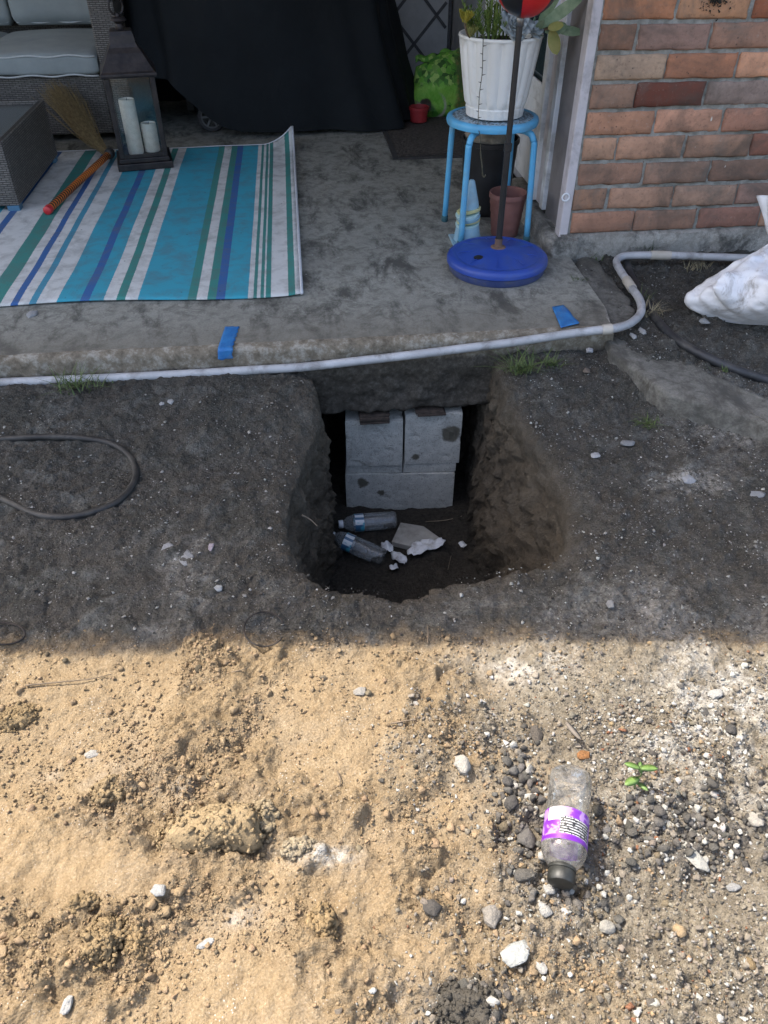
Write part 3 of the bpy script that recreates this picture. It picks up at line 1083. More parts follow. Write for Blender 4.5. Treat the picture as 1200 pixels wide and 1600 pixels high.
left = [(bx[0][0] - .06, 'g'), (bx[0][0] - .17, 'w'), (bx[0][0] - .20, 'b'), (bx[0][0] - .24, 'w'), (bx[0][0] - .36, 'c'), (bx[0][0] - .40, 'g'), (bx[0][0] - .47, 'w'), (bx[0][0] - .52, 'g')]
left = sorted(left)
bounds = left + bx[1:]
bounds[len(left) - 1] = (bx[0][0] - .06, 'g')
bounds.insert(len(left), (bx[0][0] + .0, 'w'))
RX0 = bounds[0][0]
t = NT('woven_rug')
v = t.coord('Object')
sx = t.n('ShaderNodeSeparateXYZ'); t.l(v, sx.inputs[0])
jit = t.math('MULTIPLY', t.math('SUBTRACT', t.noise(300, 2, .5, v), .5), .006)
fx = t.math('DIVIDE', t.math('SUBTRACT', t.math('ADD', sx.outputs[0], jit), RX0), RX1 - RX0)
col = None
# stripes are woven bands: chain two ramps (a ramp holds up to 32 stops)
half = len(bounds) // 2
def rstops(bs):
    return [(min(.9999, max(0, (x - RX0) / (RX1 - RX0))), rug_cols[c]) for x, c in bs]
r1 = t.ramp(fx, rstops(bounds[:half + 1]), 'CONSTANT')
r2 = t.ramp(fx, rstops(bounds[half:]), 'CONSTANT')
sel = t.math('GREATER_THAN', fx, (bounds[half][0] - RX0) / (RX1 - RX0))
col = t.mix(sel, r1, r2)
wv = t.n('ShaderNodeTexWave', i_Scale=75.0, i_Distortion=.3); wv.bands_direction = 'DIAGONAL'; t.l(v, wv.inputs['Vector'])
col = t.mix(t.math('MULTIPLY', wv.outputs['Fac'], .22), col, (.25, .27, .30))
col = t.mix(t.ramp(t.noise(14, 6, .7, v, .4), [(.45, 0.0), (.72, .55)]), col, (.12, .12, .115))
vo = t.n('ShaderNodeTexVoronoi', i_Scale=26.0); t.l(v, vo.inputs['Vector'])
col = t.mix(t.math('MULTIPLY', t.ramp(vo.outputs['Distance'], [(.06, 1.0), (.10, 0.0)]), t.ramp(t.noise(5, 3, .5, v), [(.5, 0.0), (.58, .85)])), col, (.03, .03, .03))
t.color(col); t.rough(.8)
t.bump(wv.outputs['Fac'], .0012, .8)
M_rug = t.m
m = MB()
def rf(u, v):
    x = RX0 + u * (RX1 - RX0); y = ry0 + v * (ry1 - ry0)
    y += -.012 * math.sin(u * 9) * (1 - v) + .02 * (1 - v) * (1 - u)
    z = Z_PATIO + .006 + .003 * float(noise2(x * 5, y * 5, 3)) + .002 * math.sin(y * 9 + x * 3)
    # far right corner curls up
    c = max(0, (u - .9) / .1) * max(0, (v - .9) / .1)
    z += .075 * c ** 1.6
    z += .012 * max(0, (u - .97) / .03) * (.4 + .6 * abs(math.sin(v * 7)))
    return (x, y, z)
m.grid(rf, 110, 70)
rug = m.build('outdoor_rug', M_rug, smooth=True, solid=.004)
tag(rug, 'blue, white and green striped outdoor rug with a curled corner', 'rug')
M_rugedge = simple('rug_binding', (.5, .52, .56), (.62, .63, .66), 120, .85, .001, 200)
m = MB(); m.tube([Vector(rf(1, k / 60)) + Vector((.004, 0, .0)) for k in range(61)], .0055, 6); m.build('binding', M_rugedge, rug, smooth=True)
m = MB(); m.tube([Vector(rf(k / 60, 1)) for k in range(61)], .005, 6); m.build('binding', M_rugedge, rug, smooth=True)

# ------------------------------------------------------------------ wicker furniture
def wicker(name, dark, light):
    t = NT(name)
    v = t.coord('Object')
    geo = t.n('ShaderNodeNewGeometry')
    # weave on each upright face: horizontal run is x+y, height is z
    s3 = t.n('ShaderNodeSeparateXYZ'); t.l(v, s3.inputs[0])
    cb = t.n('ShaderNodeCombineXYZ')
    t.l(t.math('ADD', s3.outputs[0], s3.outputs[1]), cb.inputs[0]); t.l(s3.outputs[2], cb.inputs[1])
    br = t.n('ShaderNodeTexBrick', i_Scale=1.0)
    br.inputs['Color1'].default_value = (*light, 1); br.inputs['Color2'].default_value = (*[(a + b) / 2 for a, b in zip(light, dark)], 1)
    br.inputs['Mortar'].default_value = (*[q * .25 for q in dark], 1)
    br.inputs['Mortar Size'].default_value = .0016
    br.inputs['Mortar Smooth'].default_value = .4
    br.inputs['Brick Width'].default_value = .030
    br.inputs['Row Height'].default_value = .0085
    t.l(cb.outputs[0], br.inputs['Vector'])
    col = t.mix(t.ramp(t.noise(40, 4, .6, v), [(.4, .0), (.7, .6)]), br.outputs['Color'], (*dark,))
    t.color(col); t.rough(.55)
    t.bump(t.math('SUBTRACT', 1.0, br.outputs['Fac']), .004, 1.0)
    return t.m


M_wick = wicker('grey_wicker', (.075, .066, .058), (.235, .215, .195))
M_cush = simple('grey_cushion', (.27, .30, .30), (.33, .36, .36), 6, .9, .0006, 500)
M_pipe_w = simple('cushion_piping', (.48, .50, .50), (.56, .58, .58), 60, .8)
M_blackm = simple('black_metal', (.03, .03, .03), (.05, .05, .05), 20, .5)

def cushion(name, x0, x1, y0, y1, z0, z1, parent, sag=.012, seed=1):
    m = MB()
    nx, nu = 26, 40
    def cf(u, v):
        a = v * 2 * math.pi
        # superellipse section swept along x, closing at both ends
        e = min(1, (1 - abs(2 * u - 1)) * nx / 3)
        e = e ** .35 if e > 0 else 0
        sq = lambda q: math.copysign(abs(q) ** .3, q)
        y = (y0 + y1) / 2 + (y1 - y0) / 2 * sq(math.cos(a)) * (.97 + .03 * e)
        z = (z0 + z1) / 2 + (z1 - z0) / 2 * sq(math.sin(a)) * (.72 + .28 * e)
        x = x0 + u * (x1 - x0)
        n = float(noise3(x * 6, y * 6, z * 6, seed))
        puff = .010 * math.sin(math.pi * u)
        return (x, y + .006 * n, z + .006 * n + (puff if math.sin(a) > 0 else 0))
    m.grid(cf, nx * 2, nu)
    for u in (0, 1):
        ring = [cf(u, k / (nu - 1)) for k in range(nu - 1)]
        m.add(ring, [tuple(range(nu - 1))])
    o = m.build(name, M_cush, parent, smooth=True, auto=70, recalc=True)
    return o


def beaded(name, pts, parent, r=.0042):
    m = MB(); m.tube(pts, r, 6)
    return m.build(name, M_pipe_w, parent, smooth=True)


sofa = empty('wicker_sofa', (-1.6, 4.6, Z_PATIO), 'grey wicker sofa with pale blue grey seat and back cushions', 'sofa')
def lbox(name, mat, parent, org, x0, x1, y0, y1, z0, z1, bevel=.01):
    m = MB(); m.box(x0 - org[0], x1 - org[0], y0 - org[1], y1 - org[1], z0 - org[2], z1 - org[2])
    return m.build(name, mat, parent, bevel=bevel)
so = (-1.6, 4.6, Z_PATIO)
SX1 = -.96
lbox('base', M_wick, sofa, so, -2.9, SX1, 4.53, 5.5, .155, .425)
lbox('arm', M_wick, sofa, so, SX1 + .003, SX1 + .125, 4.5, 5.55, .15, .86)
lbox('back', M_wick, sofa, so, -2.9, SX1, 5.42, 5.55, .43, 1.05)
for x in (SX1 + .02, SX1 + .10):
    pass
for (x, y) in ((SX1 + .06, 4.54), (SX1 + .06, 5.5), (-2.85, 4.56), (-2.85, 5.45)):
    lbox('foot', M_blackm, sofa, so, x - .02, x + .02, y - .02, y + .02, Z_PATIO, .16, .003)
sx1 = SX1 - .005 - so[0]
c1 = cushion('seat_cushion', -1.56 - so[0], sx1, 4.49 - so[1], 5.25 - so[1], .43 - so[2], .535 - so[2], sofa)
c2 = cushion('seat_cushion', -2.2 - so[0], -1.57 - so[0], 4.49 - so[1], 5.25 - so[1], .43 - so[2], .535 - so[2], sofa, seed=2)
for c, xa, xb in ((c1, -1.55, SX1 - .01), (c2, -2.19, -1.58)):
    for z in (.437, .522):
        beaded('piping', [(xa - so[0] + (xb - xa) * k / 20, 4.489 - so[1] + .002 * math.sin(k * 1.3), z - so[2] + .004 * math.sin(k * .9)) for k in range(21)], c)
def back_cushion(xa, xb, seed):
    m = MB()
    w, h, d = xb - xa, .52, .15
    def bf(u, v):
        sq = lambda q: math.copysign(abs(q) ** .28, q)
        a = u * 2 * math.pi
        e = min(1, (1 - abs(2 * v - 1)) * 6) ** .4
        x = (xa + xb) / 2 + w / 2 * sq(math.cos(a)) * (.93 + .07 * e)
        y = d / 2 * sq(math.sin(a)) * (.45 + .55 * e)
        z = v * h
        n = float(noise3(x * 5, z * 5, y * 5, seed))
        return (x, y + .012 * n - .035 * math.sin(math.pi * v) * (1 if math.sin(a) < 0 else 0), z)
    m.grid(bf, 60, 24, True)
    o = m.build('back_cushion', M_cush, sofa, smooth=True, recalc=True)
    o.location = (-so[0], 5.27 - so[1], .55 - so[2])
    o.rotation_euler = (rad(-10), 0, 0)
    p = [Vector(bf(.75, 0)) + Vector((0, 0, 0))]
    pts = []
    for k in range(26):
        x = xa + .02 + (xb - xa - .04) * k / 25
        pts.append((x, -.045, .012 + .004 * math.sin(k * .8)))
    for k in range(12):
        pts.append((xb - .008, -.045, .03 + .46 * k / 11))
    pts = [(xa + .008, -.045, .03 + .46 * (11 - k) / 11) for k in range(12)] + pts
    beaded('piping', pts, o)
back_cushion(-1.53, SX1 - .01, 4)
back_cushion(-2.16, -1.54, 5)

# low wicker table at the left edge
tb = empty('wicker_table', (-1.45, 3.8, Z_PATIO), 'low grey wicker coffee table with dark glass top on the rug', 'table')
to = (-1.45, 3.8, Z_PATIO)
TX1, TX0, TY0, TY1 = -1.175, -1.95, 3.43, 4.17
for y0, y1 in ((TY0, TY0 + .025), (TY1 - .025, TY1)):
    lbox('side_panel', M_wick, tb, to, TX0, TX1, y0, y1, .152, .40, .006)
for x0, x1 in ((TX0, TX0 + .025), (TX1 - .025, TX1)):
    lbox('side_panel', M_wick, tb, to, x0, x1, TY0 + .026, TY1 - .026, .152, .40, .006)
M_tglass = simple('table_glass', (.055, .06, .065), (.075, .08, .085), 5, .25)
lbox('glass_top', M_tglass, tb, to, TX0 + .026, TX1 - .026, TY0 + .026, TY1 - .026, .378, .386, .002)
M_foot = simple('blue_foot', (.06, .16, .26), (.09, .2, .3), 20, .6)
for x in (TX0 + .03, TX1 - .03):
    for y in (TY0 + .03, TY1 - .03):
        lbox('foot', M_foot, tb, to, x - .025, x + .025, y - .025, y + .025, .128, .154, .003)

# ------------------------------------------------------------------ lantern with candles
M_bronze = simple('dark_bronze', (.022, .020, .022), (.05, .042, .040), 25, .45, .0004, 120, metallic=.5)
M_bronze2 = simple('worn_bronze', (.022, .019, .021), (.06, .048, .046), 18, .5, .0006, 90, metallic=.4)
tg = NT('lantern_glass')
tg.b.inputs['Base Color'].default_value = (.85, .9, .9, 1); tg.rough(.06); tg.b.inputs['Transmission Weight'].default_value = .0
mixs = tg.n('ShaderNodeMixShader'); tr = tg.n('ShaderNodeBsdfTransparent', ); tr.inputs[0].default_value = (.95, .96, .95, 1)
gl = tg.n('ShaderNodeBsdfGlossy', i_Roughness=.08)
mixs.inputs[0].default_value = .06
tg.l(tr.outputs[0], mixs.inputs[1]); tg.l(gl.outputs[0], mixs.inputs[2]); tg.l(mixs.outputs[0], tg.out.inputs[0])
M_lglass = tg.m
ll = Pz(187, 270, .13); lr = Pz(271, 263, .13)
lc = (ll + lr) / 2
LZ = Z_PATIO + .0125
la = math.atan2(lr[1] - ll[1], lr[0] - ll[0])
W = .128
lan = empty('candle_lantern', (float(lc[0]) - math.sin(la) * W, float(lc[1]) + math.cos(la) * W, LZ),
            'tall dark bronze lantern with glass sides standing on the rug', 'lantern', rz=la)
def lp(name, mat, x0, x1, y0, y1, z0, z1, bevel=.003, parent=None):
    m = MB(); m.box(x0, x1, y0, y1, z0, z1); return m.build(name, mat, parent or lan, bevel=bevel)
lp('base', M_bronze, -W, W, -W, W, 0, .03)
lp('base_step', M_bronze, -W + .012, W - .012, -W + .012, W - .012, .0305, .05)
b = .092
for sx_ in (-1, 1):
    for sy_ in (-1, 1):
        m = MB(); x, y = sx_ * b * 1.08, sy_ * b * 1.08
        m.box(x - .011, x + .011, y - .011, y + .011, .0505, .385); m.build('post', M_bronze, lan, bevel=.002)
for ang in range(4):
    Mx = Matrix.Rotation(ang * math.pi / 2, 4, 'Z')
    m = MB(); m.box(-b * 1.08 + .0115, b * 1.08 - .0115, -b * 1.08 - .002, -b * 1.08 + .002, .052, .384, Mx); m.build('glass_pane', M_lglass, lan)
    m = MB(); m.box(-b * 1.08 + .0115, b * 1.08 - .0115, -b * 1.08 - .009, -b * 1.08 - .003, .0505, .066, Mx); m.build('rail', M_bronze, lan, bevel=.001)
m = MB()
prof = [(.118, .386), (.122, .394), (.122, .402), (.113, .410), (.095, .44), (.076, .475), (.062, .495), (.056, .51), (.052, .54), (.046, .556)]
vs, fs = [], []
for r, z in prof:
    vs += [(-r, -r, z), (r, -r, z), (r, r, z), (-r, r, z)]
for j in range(len(prof) - 1):
    for k in range(4):
        k2 = (k + 1) % 4
        fs.append((j * 4 + k, j * 4 + k2, j * 4 + 4 + k2, j * 4 + 4 + k))
fs += [(3, 2, 1, 0), tuple(len(prof) * 4 - 4 + k for k in range(4))]
m.add(vs, fs); m.build('roof', M_bronze2, lan, bevel=.002)
m = MB(); m.lathe([(.016, .556), (.019, .566), (.015, .578), (.020, .584), (.036, .590), (.030, .600), (.012, .606), (.010, .616)], 20)
m.build('finial', M_bronze2, lan, smooth=True, auto=40)
m = MB(); m.tube([(.030 * math.sin(a), .012 * math.sin(a), .642 + .032 * math.cos(a)) for a in np.linspace(0, 2 * math.pi, 25)], .005, 8)
m.build('ring_handle', M_bronze, lan, smooth=True)
t = NT('candle_wax'); t.color(t.ramp(t.noise(40, 4, .6, t.coord()), [(.35, (.66, .61, .53)), (.65, (.78, .73, .65))])); t.rough(.6)
t.b.inputs['Subsurface Weight'].default_value = .15; t.b.inputs['Subsurface Radius'].default_value = (.01, .008, .006); M_wax = t.m
def candle(x, y, r, h, label):
    m = MB(); m.lathe([(r * .97, 0), (r, .004), (r, h - .008), (r * .96, h - .001), (r * .9, h), (r * .82, h - .006), (.004, h - .012)], 28)
    o = m.build('pillar_candle', M_wax, smooth=True, auto=50)
    Mw = Matrix.Translation(lan.location) @ Matrix.Rotation(la, 4, 'Z')
    o.location = Mw @ Vector((x, y, .0505))
    mw = MB(); mw.tube([(0, 0, h - .014), (.001, 0, h - .004), (.003, .001, h + .004)], .0014, 5); mw.build('wick', M_blackm, o)
    tag(o, label, 'candle', 'candles in the lantern')
candle(-.032, -.02, .036, .235, 'tall cream pillar candle inside the lantern')
candle(.046, .0, .036, .125, 'short cream pillar candle inside the lantern')

# ------------------------------------------------------------------ witch broom
t = NT('wound_handle')
v = t.coord('Object'); s3 = t.n('ShaderNodeSeparateXYZ'); t.l(v, s3.inputs[0])
an = t.math('ARCTAN2', s3.outputs[1], s3.outputs[0])
ph = t.math('ADD', t.math('MULTIPLY', s3.outputs[2], 2 * math.pi / .019), an)
st = t.math('SINE', ph)
t.color(t.mix(t.ramp(t.math('ADD', t.math('MULTIPLY', st, .5), .5), [(.30, 0.0), (.40, 1.0)]), (.012, .010, .010), (.62, .17, .03)))
t.rough(.5); t.bump(st, .002, .6); M_wound = t.m
M_red = simple('red_plastic', (.48, .02, .03), (.56, .035, .04), 30, .4)
M_straw = simple('broom_straw', (.17, .12, .055), (.34, .25, .12), 60, .85)
b0 = Vector(Pz(76, 326, .15)); b1 = Vector(Pz(172, 241, .16)); b0.z = .148; b1.z = .165
bd = (b1 - b0); bl = bd.length; bd.normalize()
br = empty('witch_broom', b0, 'witch broom with orange and black wound handle and red cap lying on the rug', 'broom')
br.rotation_mode = 'QUATERNION'; br.rotation_quaternion = bd.to_track_quat('Z', 'Y')
m = MB(); m.lathe([(.0135, .0), (.0145, .01)] + [(.0145 + .0012 * math.sin(k * 2.1), .01 + (bl - .01) * k / 120) for k in range(1, 121)], 18); m.build('handle', M_wound, br, smooth=True, auto=50)
m = MB(); m.lathe([(.012, -.022), (.017, -.018), (.018, -.002), (.018, .006), (.0150, .007)], 18); m.build('end_cap', M_red, br, smooth=True, auto=40)
# straw: rises from the handle end and leans back against the sofa
inv = br.rotation_quaternion.to_matrix().transposed()
m = MB()
base_w = b1 - bd * .03
tipc = Vector((-1.19, 4.50, .365))
for k in range(420):
    a = random.gauss(0, 1)
    tip = tipc + Vector((random.gauss(0, .038), -abs(random.gauss(0, .03)), random.gauss(0, .03)))
    if k % 3 == 0:
        tip = tip.lerp(base_w + Vector((.03, .22, .10)), random.uniform(0, .45))
    mid = base_w.lerp(tip, .45) + Vector((random.gauss(0, .008), -.01 + random.gauss(0, .008), -.025 + random.gauss(0, .008)))
    st_ = base_w + Vector((random.gauss(0, .006), random.gauss(0, .006), random.gauss(0, .006)))
    pts = [st_, base_w.lerp(mid, .5) + Vector((random.gauss(0, .006), 0, random.gauss(0, .006))), mid, tip]
    m.tube([inv @ (p - b0) for p in pts], [.0018, .002, .0019, .0008], 3, False)
m.build('straw', M_straw, br)
m = MB(); m.lathe([(.019, bl - .03), (.024, bl - .02), (.024, bl + .005), (.018, bl + .02)], 16); m.build('binding', M_blackm, br, smooth=True)

# ------------------------------------------------------------------ covered grill
t = NT('black_cover'); v = t.coord()
t.color(t.ramp(t.noise(3, 5, .6, v), [(.3, (.0035, .005, .0065)), (.7, (.007, .0095, .012))])); t.rough(.75)
t.b.inputs['Specular IOR Level'].default_value = .25
pb = t.bump(t.noise(7, 4, .55, v, .5), .02, .5); t.bump(t.noise(400, 2, .5, v), .0004, .6, pb); M_cover = t.m
gc = (-.12, 4.95, Z_PATIO)
gr = empty('covered_grill', gc, 'barbecue grill hidden under a black fabric cover', 'grill')
m = MB()
def gf(u, v):
    a = u * 2 * math.pi
    c, s = math.cos(a), math.sin(a)
    sq = lambda q, e: math.copysign(abs(q) ** e, q)
    # v: 0 hem .. .85 shoulder .. 1 top centre
    if v < .8:
        k = v / .8
        hem = .012 + .26 * float(sstep(4.74, 4.15, a) * sstep(2.6, 3.1, a)) + .015 * math.sin(3 * a) ** 2
        z = hem + (1.02 - hem) * k
        fx = .60 + .05 * (1 - k) ** 2; fy = .36 + .08 * (1 - k) ** 2
        if c < 0: fx += .10
        if c > 0: fx += .19 * (1 - k) ** 1.5 * (1 + .3 * s)
        fold = (1 - k) ** .8 * (.030 * math.sin(7 * a + 1.2) + .018 * math.sin(15 * a + .5 + 2 * k)) + .008 * math.sin(4 * a + 5 * k)
        x = sq(c, .5) * (fx + fold); y = sq(s, .5) * (fy + fold * .8)
    else:
        k = (v - .8) / .2
        x = sq(c, .5) * (.60 * (1 - k)) ; y = sq(s, .5) * (.36 * (1 - k)); z = 1.02 + .12 * math.sin(k * math.pi / 2)
    n = float(noise3(x * 4, y * 4, z * 4, 9))
    return (x + .012 * n, y + .012 * n, z)
m.grid(gf, 140, 46, True)
cv = m.build('cover', M_cover, gr, smooth=True)
M_tyre = simple('wheel_rubber', (.03, .03, .032), (.05, .05, .055), 30, .8)
M_hub = simple('wheel_hub', (.10, .10, .105), (.15, .15, .155), 20, .5)
for wx in (-.34,):
    w0 = Py(332, 195, 4.66)
    Mw = Matrix.Translation((w0[0] - gc[0], 4.66 - gc[1], .075)) @ Matrix.Rotation(rad(90), 4, 'X')
    m = MB(); m.lathe([(.055, -.018), (.068, -.018), (.075, -.010), (.075, .010), (.068, .018), (.055, .018)], 32, Mw, False, False)
    wo = m.build('wheel', M_tyre, gr, smooth=True, auto=40)
    m = MB()
    for k in range(6):
        m.box(.012, .057, -.005, .005, .006, .014, Mw @ Matrix.Rotation(k * math.pi / 3, 4, 'Z'))
    m.lathe([(.016, -.016), (.016, .019), (.010, .022)], 16, Mw)
    m.lathe([(.050, .004), (.0555, .004), (.0555, .016), (.050, .016)], 32, Mw, False, False)
    m.build('rim', M_hub, wo, smooth=True, auto=40)
for x, y in ((-.5, .22), (.5, .22), (.5, -.22)):
    m = MB(); m.box(x - .02, x + .02, y - .02, y + .02, 0, .5); m.build('leg', M_blackm, gr)
m = MB(); m.box(-.5, .5, -.25, .25, .42, .9); m.build('firebox', M_blackm, gr)

# ------------------------------------------------------------------ doormat and soil bag
M_mat = simple('coir_mat', (.035, .028, .024), (.085, .070, .060), 70, .95, .004, 160)
M_matb = simple('mat_border', (.028, .026, .026), (.05, .046, .045), 50, .8, .001)
dm = empty('door_mat', (.72, 4.5, Z_PATIO), 'dark brown doormat with black border in front of the soil bag', 'mat')
m = MB()
m.grid(lambda u, v: (-.225 + u * .45, -.445 + v * .90, .0095 + .0025 * float(noise2(u * 40, v * 60, 2))), 40, 60)
m.build('coir', M_mat, dm)
m = MB()
for a in ((-.25, -.222, -.475, .475), (.222, .25, -.475, .475), (-.2215, .2215, -.475, -.447), (-.2215, .2215, .447, .475)):
    m.box(a[0], a[1], a[2], a[3], 0.0005, .009)
m.build('border', M_matb, dm, bevel=.002)
t = NT('printed_bag'); v = t.coord()
s3 = t.n('ShaderNodeSeparateXYZ'); t.l(v, s3.inputs[0])
vo = t.n('ShaderNodeTexVoronoi', i_Scale=16.0); t.l(v, vo.inputs['Vector'])
n1 = t.noise(9, 5, .6, v, 1.0)
leaf = t.ramp(vo.outputs['Color'], [(.2, (.02, .10, .012)), (.45, (.10, .33, .03)), (.6, (.25, .48, .06)), (.8, (.04, .20, .02))])
flat = t.ramp(n1, [(.35, (.13, .40, .03)), (.6, (.28, .52, .08))])
col = t.mix(t.ramp(t.noise(5, 3, .5, v, .5), [(.45, 0.0), (.55, 1.0)]), flat, leaf)
def spot(cx, cz, r):
    dx = t.math('SUBTRACT', s3.outputs[0], cx); dz = t.math('SUBTRACT', s3.outputs[2], cz)
    d = t.math('SQRT', t.math('ADD', t.math('MULTIPLY', dx, dx), t.math('MULTIPLY', dz, dz)))
    return t.ramp(t.math('ADD', d, t.math('MULTIPLY', t.math('SUBTRACT', n1, .5), .03)), [(r * .9, 1.0), (r * 1.1, 0.0)])
vo2 = t.n('ShaderNodeTexVoronoi', i_Scale=46.0); t.l(v, vo2.inputs['Vector'])
fine = t.ramp(vo2.outputs['Color'], [(.2, (.012, .06, .008)), (.42, (.16, .42, .04)), (.58, (.03, .16, .02)), (.8, (.34, .50, .12))])
col = t.mix(t.ramp(t.math('ADD', s3.outputs[2], t.math('MULTIPLY', t.math('SUBTRACT', n1, .5), .15)), [(.15, 0.0), (.17, .9)]), col, fine)
col = t.mix(spot(-.095, .06, .036), col, (.045, .03, .022))
ringf = t.math('SUBTRACT', spot(-.05, .055, .075), spot(-.057, .062, .071))
col = t.mix(ringf, col, (.42, .36, .36))
col = t.mix(spot(-.15, .05, .035), col, t.ramp(vo2.outputs['Distance'], [(.2, (.45, .2, .26)), (.6, (.12, .2, .05))]))
col = t.mix(t.ramp(t.math('ADD', s3.outputs[0], t.math('MULTIPLY', n1, .1)), [(.12, 0.0), (.14, .8)]), col, t.ramp(vo2.outputs['Distance'], [(.1, (.26, .13, .05)), (.5, (.07, .10, .03))]))
t.color(col); t.rough(.6); t.bump(t.noise(20, 5, .65, v), .016, .9); M_bagprint = t.m
gb = empty('potting_soil_bag', (.835, 4.84, Z_PATIO + .012), 'bright green printed plastic bag of potting soil slumped by the back wall', 'bag')
m = MB()
def bagf(u, v):
    a = u * 2 * math.pi
    sq = lambda q, e: math.copysign(abs(q) ** e, q)
    w = .165 * (1 + .05 * math.sin(v * 5)) * (1 - .15 * v ** 3)
    d = .075 * math.sin(math.pi * min(1, v * .92 + .08)) ** .6 + .008
    x = sq(math.cos(a), .55) * w; y = sq(math.sin(a), .75) * d
    z = v * .30 * (1 - .22 * (x < 0) * abs(x) / .16)
    n = float(noise3(x * 12, y * 12, z * 12, 5)); n2_ = float(noise3(x * 30, y * 30, z * 30, 6))
    return (x + .012 * n, y + .016 * n + .006 * n2_ + .06 * v, z + .012 * n * v)
m.grid(bagf, 56, 26, True)
ring = [bagf(k / 56, 0) for k in range(56)]
m.add(ring, [tuple(range(55, -1, -1))])
m.build('bag_body', M_bagprint, gb, smooth=True)
m = MB()
m.grid(lambda u, v: (-.14 + u * .28, .062 + v * .02 + .008 * math.sin(u * 14), .285 - .06 * (1 - u) * (u < .5) * .5 + v * .03 + .006 * math.sin(u * 23)), 30, 4)
m.build('bag_seam', M_bagprint, gb, smooth=True, solid=.003)
M_redb = simple('red_fabric', (.30, .02, .025), (.38, .03, .035), 20, .6, .002)
m = MB(); m.lathe([(.040, 0), (.046, .004), (.052, .062), (.057, .064), (.057, .078), (.052, .079), (.048, .06)], 28, None, True, False)
rb = m.build('red_pot', M_redb, smooth=True, auto=40, loc=tuple(Pz(654, 190, Z_PATIO + .012)))
tag(rb, 'small red plastic pot peeking out between grill cover and green bag', 'pot')

# ------------------------------------------------------------------ blue stool with the white pot
M_bluem = simple('sky_blue_paint', (.085, .36, .62), (.12, .43, .68), 14, .4, .0004, 60, dirt=(.16, .30, .40), dscale=12)
t = NT('mosaic_top'); v = t.coord()
vo = t.n('ShaderNodeTexVoronoi', i_Scale=70.0); vo.feature = 'DISTANCE_TO_EDGE'; t.l(v, vo.inputs['Vector'])
t.color(t.mix(t.ramp(vo.outputs['Distance'], [(.10, 1.0), (.16, 0.0)]), (.06, .065, .07), (.34, .46, .55))); t.rough(.4); M_mosaic = t.m
SC = (.717, 3.02, Z_PATIO)
st = empty('metal_stool', SC, 'sky blue round metal stool holding the white flower pot', 'stool')
SH, SR = .428, .166
m = MB(); m.lathe([(SR - .012, SH - .030), (SR, SH - .026), (SR + .003, SH - .014), (SR, SH - .004), (SR - .008, SH), (SR - .018, SH - .001), (SR - .018, SH - .02)], 48, None, False, False)
m.build('seat_rim', M_bluem, st, smooth=True, auto=50)
m = MB(); m.lathe([(SR - .0185, SH - .012), (SR - .0185, SH - .003), (.05, SH - .003), (.002, SH - .003)], 48); m.build('seat_top', M_mosaic, st, smooth=True, auto=40)
foot_px = [(705, 345), (713, 388), (815, 372), (738, 330)]
for (ang) in (135, 231, 320, 50):
    a = rad(ang); c, s = math.cos(a), math.sin(a)
    pts = [(c * .10, s * .10, SH - .036), (c * .135, s * .135, SH - .036), (c * .160, s * .160, SH - .045), (c * .172, s * .172, SH - .066), (c * .177, s * .177, SH - .1), (c * .190, s * .190, .006)]
    if True:
        pts = [pts[0]] + [tuple(q) for q in spline(pts[1:], 5)]
    m = MB(); m.tube(pts, .0115, 10)
    lg = m.build('leg', M_bluem, st, smooth=True)
    m = MB(); m.lathe([(.012, .0), (.0135, .002), (.0135, .022), (.012, .024)], 12, Matrix.Translation((c * .190, s * .190, 0)))
    m.build('rubber_foot', simple('teal_rubber', (.03, .10, .12), None, 1, .7) if ang == 135 else bpy.data.materials['teal_rubber'], lg, smooth=True, auto=50)

M_potw = simple('white_plastic', (.74, .73, .69), (.82, .81, .78), 6, .45, .0004, 80, dirt=(.46, .42, .36), dscale=5)
M_psoil = simple('potting_soil', (.022, .018, .015), (.06, .05, .04), 120, .95, .006, 150)
PZ = Z_PATIO + SH + .0005
pot = empty('succulent_pot', (.722, 3.02, PZ), 'white fluted plastic pot full of succulents on the blue stool', 'potted plant')
m = MB()
PH = .255
prof = [(.090, 0), (.102, .003), (.104, .02), (.106, .032), (.103, .036), (.107, .045)] + [(.107 + .033 * (k / 10) ** .85, .045 + (PH - .06) * k / 10) for k in range(1, 11)] + [(.1425, PH - .012), (.1455, PH - .006), (.1445, PH), (.138, PH + .001), (.134, PH - .006), (.130, PH - .03)]
def flute(r, z, a):
    if z < .04: return r + .0025 * (abs(math.sin(a * 13)) - .5)
    if z > PH - .014: return r
    k = abs((a * 18 / math.pi) % 2 - 1)
    low = max(0, 1 - (z - .04) / .05)
    return r + .0026 * (1 - 2 * k ** 2) * (1 + .8 * low)
m.lathe(prof, 144, None, True, False, flute)
m.build('pot', M_potw, pot, smooth=True, auto=35)
m = MB(); m.lathe([(.131, PH - .028), (.09, PH - .02), (.04, PH - .014), (.002, PH - .012)], 32, None, False, True); m.build('soil', M_psoil, pot)

